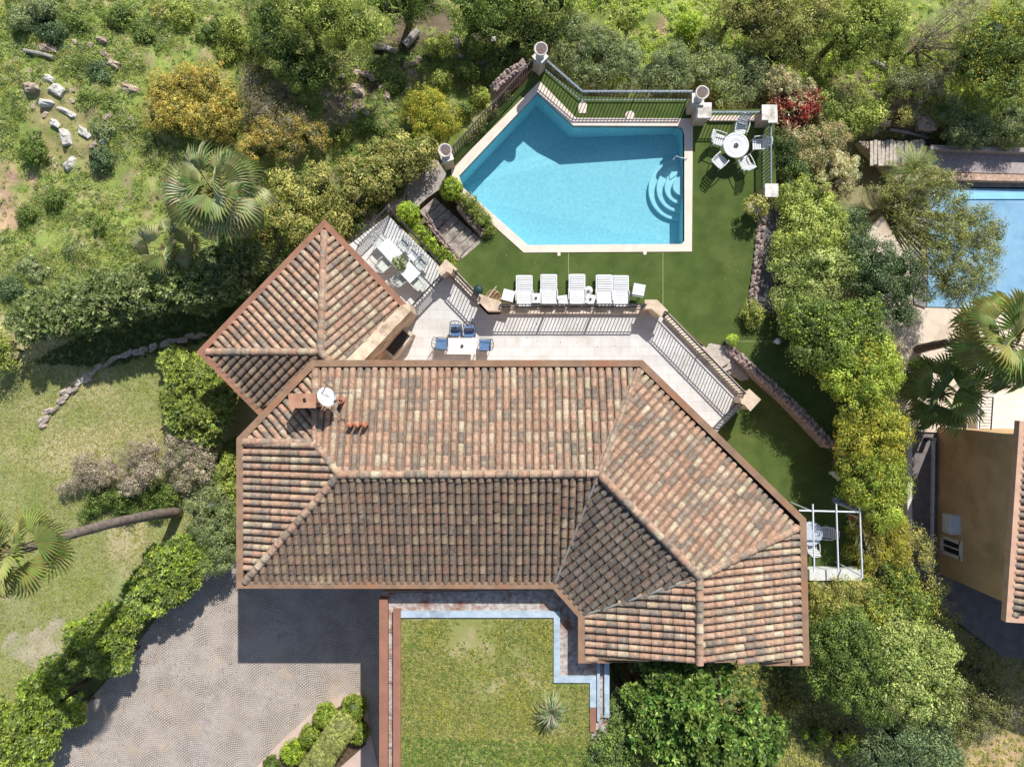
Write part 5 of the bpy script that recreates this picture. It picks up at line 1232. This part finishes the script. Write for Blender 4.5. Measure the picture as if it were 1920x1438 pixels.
S('olive_shrub','round grey green shrub above the neighbour pool walk, right one','shrub',[(1895,210,32,-1.20),(1915,235,34,-1.10),(1890,245,26,-1.40)],['olive','mid'],leaf=.10,clump=.24,aspect=3.5,group='round shrubs above the neighbour pool')
S('red_shrub','dark red leaved shrub beside the corner pillar','shrub',[(1470,190,24,0.10),(1500,205,30,0.40),(1480,225,26,0.20),(1515,190,24,0.20),(1452,188,12,0.00)],['red','blossom'],leaf=.09,clump=.22,dens=48)
S('blossom_shrub','cream blossom shrub above the red leaved one','shrub',[(1465,155,22,0.40),(1490,160,22,0.50),(1510,165,18,0.30),(1460,135,14,0.40)],['blossom','olive'],leaf=.06,clump=.15,dens=40)
S('leafy_shrub','fresh green shrub right of the red leaved one','shrub',[(1550,200,26,-.2),(1580,215,28,-.3),(1610,210,28,-.4),(1640,220,24,-.5),(1600,235,22,-.6),(1560,180,18,-.3)],['sun','mid'],leaf=.08)
S('blossom_shrub','cream and pink blossom hedge between red shrub and stucco strip','shrub',[(1490,260,28,0.30),(1530,250,30,0.20),(1565,255,30,-0.10),(1540,285,30,0.10),(1580,275,22,-0.50),(1510,300,26,0.10)],['pinkish','blossom'],leaf=.06,clump=.18,dens=42)
S('blossom_shrub','large cream blossom shrub left of the cycad like palm','shrub',[(1560,310,28,-0.20),(1590,320,28,-0.40),(1575,345,28,-0.30),(1545,335,24,-0.10)],['blossom','mid'],leaf=.06,clump=.15,dens=40)
S('leafy_shrub','dark green shrub beside the east fence','shrub',[(1475,270,26,.4),(1480,310,28,.4),(1505,330,24,.4),(1478,345,24,.2)],['dark','mid'],leaf=.08)
GH='tall leafy hedge trees east of the turf'
S('hedge_tree','light green hedge tree beside the south fence pillar','tree',[(1490,375,34,1.0),(1525,365,34,1.0),(1500,415,36,1.3),(1545,405,36,1.3),(1485,455,34,1.3),(1530,450,38,1.5),(1570,435,34,1.1)],['sun','pale'],leaf=.09,clump=.28,group=GH)
S('hedge_tree','pale leaved hedge tree beside the shaded passage','tree',[(1490,500,36,1.4),(1535,495,38,1.6),(1490,550,36,1.5),(1535,545,40,1.7),(1575,500,36,1.3),(1490,595,34,1.4)],['pale','mid'],leaf=.09,clump=.28,group=GH)
S('hedge_tree','dark blue green tree overhanging the neighbour pool corner','tree',[(1610,450,34,1.3),(1650,490,38,1.8),(1690,500,34,1.6),(1660,535,38,1.7),(1620,510,34,1.4),(1700,545,30,1.4),(1640,570,32,1.2),(1690,590,28,.8),(1600,410,26,.8)],['blue','dark'],leaf=.08,clump=.28,group=GH)
S('hedge_tree','mid green hedge tree level with the curved steps','tree',[(1510,610,38,2.60),(1550,600,42,2.90),(1590,610,38,2.80),(1520,655,36,2.60),(1570,650,40,2.90),(1500,580,30,2.40),(1620,590,30,2.60),(1640,630,28,2.40)],['mid','bright'],leaf=.09,clump=.28,group=GH)
S('hedge_tree','yellow tinged hedge tree left of the two neighbour palms','tree',[(1610,660,40,2.60),(1650,665,38,2.50),(1580,700,40,2.50),(1625,710,42,2.70),(1670,700,32,2.30),(1600,745,38,2.30),(1650,745,36,2.40),(1560,690,30,2.20)],['bright','yellow'],leaf=.09,clump=.28,group=GH)
S('hedge_tree','strong yellow hedge tree above the ochre wall corner','tree',[(1620,790,36,2.20),(1660,795,36,2.40),(1610,830,34,2.20),(1655,835,36,2.30),(1680,810,26,2.20),(1590,800,26,1.90)],['yellow','bright'],leaf=.08,clump=.26,group=GH)
S('hedge_tree','yellow green hedge tree behind the pergola','tree',[(1610,880,32,1.90),(1655,875,38,2.30),(1640,920,38,2.30),(1675,910,32,2.20),(1610,920,28,1.80),(1660,955,34,2.10)],['bright','yellow'],leaf=.08,clump=.26,group=GH)
S('hedge_tree','low yellow green hedge tree between pergola and side path','tree',[(1645,990,28,.7),(1675,995,30,.7),(1650,1035,28,.5),(1680,1040,26,.4),(1600,1000,14,-.1),(1598,1035,14,-.1),(1630,1065,20,.0)],['yellow','khaki'],leaf=.07,clump=.24,group=GH)
S('feathery_tree','open feathery tree with visible branches over the neighbour pool','tree',[(1700,370,40,1.6),(1740,350,44,2.0),(1780,380,44,2.0),(1720,420,40,1.8),(1790,440,44,2.2),(1760,480,42,2.0),(1830,420,40,1.8),(1800,510,40,1.6),(1850,470,32,1.4),(1750,530,34,1.2),(1840,520,30,1.2),(1800,550,28,.9),(1870,430,22,1.2),(1660,360,28,1.2)],['feather','khaki'],leaf=.09,clump=.26,dens=42,core=False,loose=.6,aspect=3)
GB='mixed shrubs in the lower right corner'
S('leafy_shrub','pale feathery shrub just below the pergola','shrub',[(1545,1100,32,.2),(1585,1115,34,.4),(1560,1140,34,.4),(1625,1110,32,.3),(1535,1160,26,0)],['khaki','sun'],leaf=.10,clump=.26,aspect=3.5,group=GB)
S('leafy_shrub','mid green shrub below the grey side path','shrub',[(1660,1085,34,.4),(1700,1090,34,.3),(1690,1130,38,.5),(1640,1150,38,.6),(1730,1130,28,.1),(1710,1165,34,.3)],['mid','yellow'],leaf=.09,clump=.28,group=GB)
S('broad_tree','large pale leaved tree in the lower right','tree',[(1700,1200,46,1.4),(1740,1240,46,1.4),(1690,1260,48,1.6),(1760,1290,38,1.0),(1720,1310,44,1.2),(1670,1220,40,1.4),(1770,1220,30,.9),(1770,1330,30,.6)],['pale','mid'],leaf=.10,clump=.3,group=GB)
S('broad_tree','dark glossy tree right of the villa south wing','tree',[(1560,1200,42,1.2),(1600,1190,42,1.4),(1580,1250,44,1.3),(1620,1240,44,1.5),(1600,1300,44,1.2),(1640,1320,42,1.1),(1550,1270,34,.7),(1560,1230,30,.9)],['mid','dark'],leaf=.09,clump=.28,group=GB)
S('leafy_shrub','grey green shrub at the bottom edge right of the dry grass','shrub',[(1680,1390,40,.2),(1730,1400,42,.2),(1700,1440,42,.2),(1770,1430,40,-.2),(1640,1420,32,.0),(1760,1380,34,-.2)],['blue','olive'],leaf=.09,group=GB)
S('leafy_shrub','grey sprawling shrub in the bottom right corner','shrub',[(1830,1260,26,-1.6),(1860,1290,34,-1.5),(1830,1330,34,-1.4),(1880,1340,34,-1.5),(1820,1380,30,-1.4),(1800,1290,26,-1.4)],['feather','greytwig'],leaf=.07,clump=.24,dens=34,loose=.5,group=GB)
S('wispy_shrub','thin pale shrub reaching over the side path','shrub',[(1720,1005,20,-.2),(1735,1030,20,-.3),(1700,1020,20,0),(1745,1060,18,-.5),(1770,1105,20,-.4),(1790,1125,16,-.5),(1750,1100,22,-.1),(1790,1160,16,-.5),(1760,1150,22,-.2),(1725,1060,22,0)],['khaki','olive'],leaf=.07,clump=.2,dens=18,core=False,loose=.9)
S('magnolia_tree','glossy big leaved tree below the villa south wing','tree',[(1195,1310,24,2.9),(1180,1350,20,2.4),(1250,1270,36,3.50),(1290,1290,44,4.10),(1340,1280,36,3.70),(1240,1330,40,3.70),(1310,1340,52,4.70),(1370,1330,44,4.10),(1260,1390,44,3.90),(1330,1400,50,4.50),(1390,1380,40,3.70),(1430,1400,34,3.30),(1300,1440,48,4.10),(1380,1430,44,3.70),(1215,1380,34,3.30),(1450,1370,20,2.70),(1230,1250,22,3.10)],['glossy','mid'],leaf=.19,aspect=2.4,star=.95)
S('leafy_shrub','grey speckled shrub between garage roof and the glossy tree','shrub',[(1150,1340,24,2.50),(1170,1310,18,2.20),(1150,1385,32,2.80),(1130,1420,36,3.00),(1180,1420,34,2.80),(1190,1350,18,2.30)],['mid','blue'],leaf=.08,clump=.24)
S('hedge','low bright hedge along the railing of the glass table terrace','hedge',[(783,425,17,-.1),(797,440,17,-.1),(811,455,17,-.1),(825,469,17,-.1),(838,478,16,-.1),(850,490,15,-.1)],['lime','mid'],leaf=.06,clump=.15,dens=34)
S('hedge','low dark hedge between pool coping and wooden stairs','hedge',[(878,378,15,.45),(888,391,15,.45),(898,404,15,.45),(907,417,14,.45),(914,430,12,.4)],['mid','yellow'],leaf=.06,clump=.15,dens=34)
S('leafy_shrub','small flowering shrub at the south end of the narrow stone wall','shrub',[(1412,578,15,.7),(1420,590,16,.75),(1402,590,11,.5),(1412,604,12,.5)],['sun','khaki'],leaf=.07,clump=.16,dens=22,loose=.3)
S('climbing_plant','flowering climber with purple blossom along the left pool fence','climber',[(905,225,12,.4),(920,210,12,.4),(895,240,12,.4),(935,195,10,.3),(880,255,11,.3),(950,178,9,.2)],['pinkish','dark'],leaf=.06,clump=.14,dens=16,core=False,loose=.5)
# hillside bushes one can tell apart
HB=[(30,40,30,-1.0,'olive','grey green bush in the upper left corner'),(95,55,28,-1.1,'blue','bluish bush right of the corner bush'),(75,15,30,-.9,'olive','grey bush at the top edge near the left corner'),(150,40,26,-1.2,'mid','green bush above the small tan rock'),(215,30,28,-1.1,'mid','green bush at the top edge, fourth from the left'),(270,65,28,-1.2,'mid','mid green bush above the cracked boulder'),(330,30,30,-1.1,'sun','bright bush at the top edge above the broom'),(390,60,28,-1.1,'mid','green bush directly above the broom'),(300,20,22,-1.2,'khaki','dull bush at the top edge left of the bright one'),
 (190,140,26,-1.3,'blue','bluish bush between the white rocks and cracked boulder'),(215,195,26,-1.3,'mid','green bush left of the broom'),(175,190,24,-1.4,'mid','green bush right of the second white rock'),(60,280,26,-1.4,'mid','green bush below the white rocks by the bare soil'),(200,250,28,-1.4,'olive','grey green bush left of the palm'),(185,300,26,-1.4,'blue','bluish bush right of the lowest white rock'),(240,235,22,-1.5,'olive','pale bush below left of the broom'),(110,380,28,-1.6,'mid','green mound right of the left bare soil'),(50,400,20,-1.7,'mid','small mound beside the left bare soil'),(140,470,26,-1.7,'olive','grey mound halfway down the left hillside'),(60,500,26,-1.7,'olive','grey mound above the left end of the oleander hedge'),(200,420,26,-1.7,'mid','green mound left of the small palm'),(20,540,26,-1.6,'blue','bluish mound at the left edge above the hedge'),(420,100,24,-1.2,'sun','bright bush between broom and the dark trees'),
 (700,240,24,-1.2,'mid','green bush on the slope below the broken rock'),(640,250,22,-1.3,'sun','bright bush right of the golden shrub'),(660,290,22,-1.3,'mid','bush above the pale hedge'),(740,155,20,-1.2,'mid','green bush left above the round yellow shrub'),(880,140,22,-1.0,'mid','green bush below the small round stone'),(830,150,20,-1.1,'sun','bright bush above the round yellow shrub'),(900,180,20,-1.1,'sun','bright bush left of the old stone kerb'),(870,210,18,-1.1,'mid','small bush left of the purple climber'),(930,130,20,-1.0,'mid','green bush near the old stone kerb'),(820,85,24,-.9,'sun','bright bush right of the squared timber'),(900,95,20,-1.0,'sun','small bright bush near the small white stone'),
 (1180,30,26,-.6,'sun','bright bush at the top edge left of the bare tan soil'),(1290,40,26,-.7,'lime','lime green bush right of the bare tan soil'),(1330,70,22,-.6,'sun','bright bush above the right olive shrubs'),(1150,65,22,-.4,'sun','bright bush left below the bare tan soil'),(1700,215,16,-1.4,'khaki','small dull bush between the boulders'),(1480,1330,22,-1.5,'khaki','dull bush right of the glossy tree'),(1540,1380,24,-1.4,'bright','yellow green bush in the dry grass at the bottom'),(1590,1400,24,-1.2,'bright','yellow green bush beside the bottom grey shrub')]
for i,(x,y,r,zt,pal,l) in enumerate(HB):
    lst=[(x+random.uniform(-.5,.5)*r,y+random.uniform(-.4,.4)*r,r*random.uniform(.5,.8),zt-random.uniform(0,.3)) for _ in range(4)]
    S('wild_bush',l,'bush',lst,pal,group='wild bushes on the hillside',leaf=.08,clump=.2,dens=34,loose=.4)
# ------------------------------------------------------------------ ground cover that nobody could count
def stuff(name,label,cat,parts):
    V=np.concatenate([p[0] for p in parts]); C=np.concatenate([p[1] for p in parts]); o=leaf_mesh(name,V,C); tag(o,label,cat,None,'stuff'); return o
WL=[(-40,-40),(1060,-40),(1010,125),(930,160),(830,270),(700,290),(600,330),(480,460),(300,520),(0,600),(-40,600)]
WR=[(1040,-40),(1960,-40),(1960,260),(1760,245),(1600,210),(1500,170),(1300,165),(1100,165),(1030,90)]
stuff('wild_herbs','dense uncut weeds and grasses covering the hillside','weeds',[
  tufts(WL,5500,.15,24,'mid',.08,patch=.52,h=.6),tufts(WL,9000,.14,16,'sun',.06,patch=.45,h=.4,up=1.1,flowers=((214,200,60),.03)),tufts(WL,4200,.17,20,'olive',.08,patch=.57,h=.6),tufts(WL,6000,.13,12,'khaki',.06,patch=.42,h=.4,up=1.1),
  tufts(WR,3000,.16,26,'sun',.085,patch=.5,h=.9),tufts(WR,2500,.16,26,'lime',.08,patch=.55,h=.9),tufts([(1640,170),(1760,160),(1800,260),(1640,260)],500,.12,16,'khaki',.07)])
LW=[(-20,620),(200,585),(470,560),(560,720),(450,830),(440,1000),(330,1030),(230,1150),(120,1260),(0,1370),(-20,1420)]
stuff('lawn_grass','short patchy grass with yellow flecks on the left lawn','grass',[
  tufts(LW,26000,.07,5,'khaki',.045,patch=.40,h=.25,up=1.6,flowers=((206,190,60),.02)),tufts(LW,12000,.09,6,'sun',.045,patch=.5,h=.25,up=1.6),tufts([(200,600),(560,560),(560,640),(380,640),(200,690),(60,680)],3000,.10,14,'dark',.07,h=.7),
  tufts([(1180,1240),(1480,1240),(1580,1300),(1660,1460),(1140,1460)],4500,.09,10,'khaki',.08,h=.8,flowers=((206,190,60),.02)),tufts([(1780,1170),(1960,1230),(1960,1480),(1780,1480)],5000,.11,14,'khaki',.09,h=.9)])
RL=[(753,1162),(1037,1162),(1040,1283),(1107,1283),(1107,1460),(753,1460)]
stuff('roof_grass','rough grass and yellow flowers growing on the garage roof','grass',[
  tufts(RL,12000,.07,8,'khaki',.05,zf=GZ+.03,patch=.52,h=.35,up=1.4,flowers=((226,212,60),.025)),tufts(RL,7000,.07,8,'mid',.05,zf=GZ+.03,patch=.5,h=.35,up=1.4,flowers=((230,216,60),.03)),tufts([(753,1380),(1000,1390),(1107,1400),(1107,1460),(753,1460)],1500,.08,12,'mid',.07,zf=GZ+.03,h=.7)])
stuff('driveway_weeds','low weeds at the foot of the villa south wing','weeds',[tufts([(1150,1235),(1480,1235),(1480,1300),(1150,1300)],1200,.1,14,'dark',.08),tufts([(395,820),(445,820),(445,1050),(400,1000)],900,.1,14,'mid',.08)])

def litter(name,label,parts):
    V=[];C=[]
    for poly,n,z in parts:
        x,y,zz=scatter(poly,n,z); m=n; N=np.array([0,0,1.])+RNG.normal(size=(m,3))*.25; L=RNG.uniform(.04,.09,m)
        V.append(leaf_arrays(np.stack([x,y,zz+.012],1),N,L,L*.45)); p=np.array([lin(c) for c in [(150,120,70),(176,160,84),(110,84,56),(140,150,70)]]); C.append(p[RNG.integers(0,4,m)])
    stuff(name,label,'leaf litter',list(zip(V,C)))
litter('fallen_leaves','scattered dry leaves on the turf, terrace and setts below the hedges',[
 ([(1380,380),(1425,390),(1405,580),(1455,640),(1480,700),(1430,680),(1340,560)],160,0),([(870,440),(960,480),(1200,480),(1290,480),(1290,550),(900,540)],60,0),
 ([(1400,700),(1560,850),(1570,940),(1480,900)],110,LZ),([(300,1150),(460,1110),(440,1300),(200,1420),(120,1430)],260,DZ),([(480,1380),(640,1290),(690,1250),(500,1250)],90,DZ),([(960,600),(1210,600),(1330,720),(1200,660),(960,660)],25,TZ)])
SM=MB()
for poly,n in (([(860,60),(960,60),(930,140),(800,150),(700,200),(640,220),(640,130),(760,120)],46),([(30,90),(240,70),(260,200),(220,330),(60,330),(20,200)],40),([(1620,170),(1760,170),(1760,262),(1640,262)],26),([(560,150),(700,150),(690,230),(600,230)],16)):
    x,y,z=scatter(poly,n)
    for k in range(n):
        r=random.uniform(.04,.16); rock_into(SM,(x[k],y[k],z[k]+.01),(r*random.uniform(.9,1.6),r,r*.6),random.uniform(0,3),k*3+n)
o=SM.build('loose_stones',ROCK); tag(o,'loose stones and rubble scattered through the weeds of the hillside','stones',None,'stuff')
# ------------------------------------------------------------------ camera, sun, sky
cam=bpy.data.cameras.new('camera'); co=bpy.data.objects.new('camera',cam); COL.objects.link(co)
co.location=(0,0,H); co.rotation_euler=(0,0,0); cam.sensor_width=36; cam.lens=36*F/1920; cam.clip_end=2000; cam.clip_start=.5
SC.camera=co
sl=bpy.data.lights.new('sun','SUN'); so=bpy.data.objects.new('sun',sl); COL.objects.link(so)
sl.energy=4.2; sl.angle=math.radians(.53); sl.color=(1,.97,.92)
so.rotation_euler=SUN.to_track_quat('Z','Y').to_euler()
w=bpy.data.worlds.new('World'); SC.world=w; w.use_nodes=True; nt=w.node_tree; bg=nt.nodes['Background']
sk=nt.nodes.new('ShaderNodeTexSky'); sk.sky_type='NISHITA'; sk.sun_disc=False; sk.sun_elevation=math.radians(45); sk.sun_rotation=math.atan2(.371,.928)
nt.links.new(sk.outputs[0],bg.inputs[0]); bg.inputs[1].default_value=.095
SC.view_settings.view_transform='Standard'; SC.view_settings.look='None'; SC.view_settings.exposure=0.40; SC.view_settings.gamma=1
SC.cycles.max_bounces=6; SC.cycles.transparent_max_bounces=8
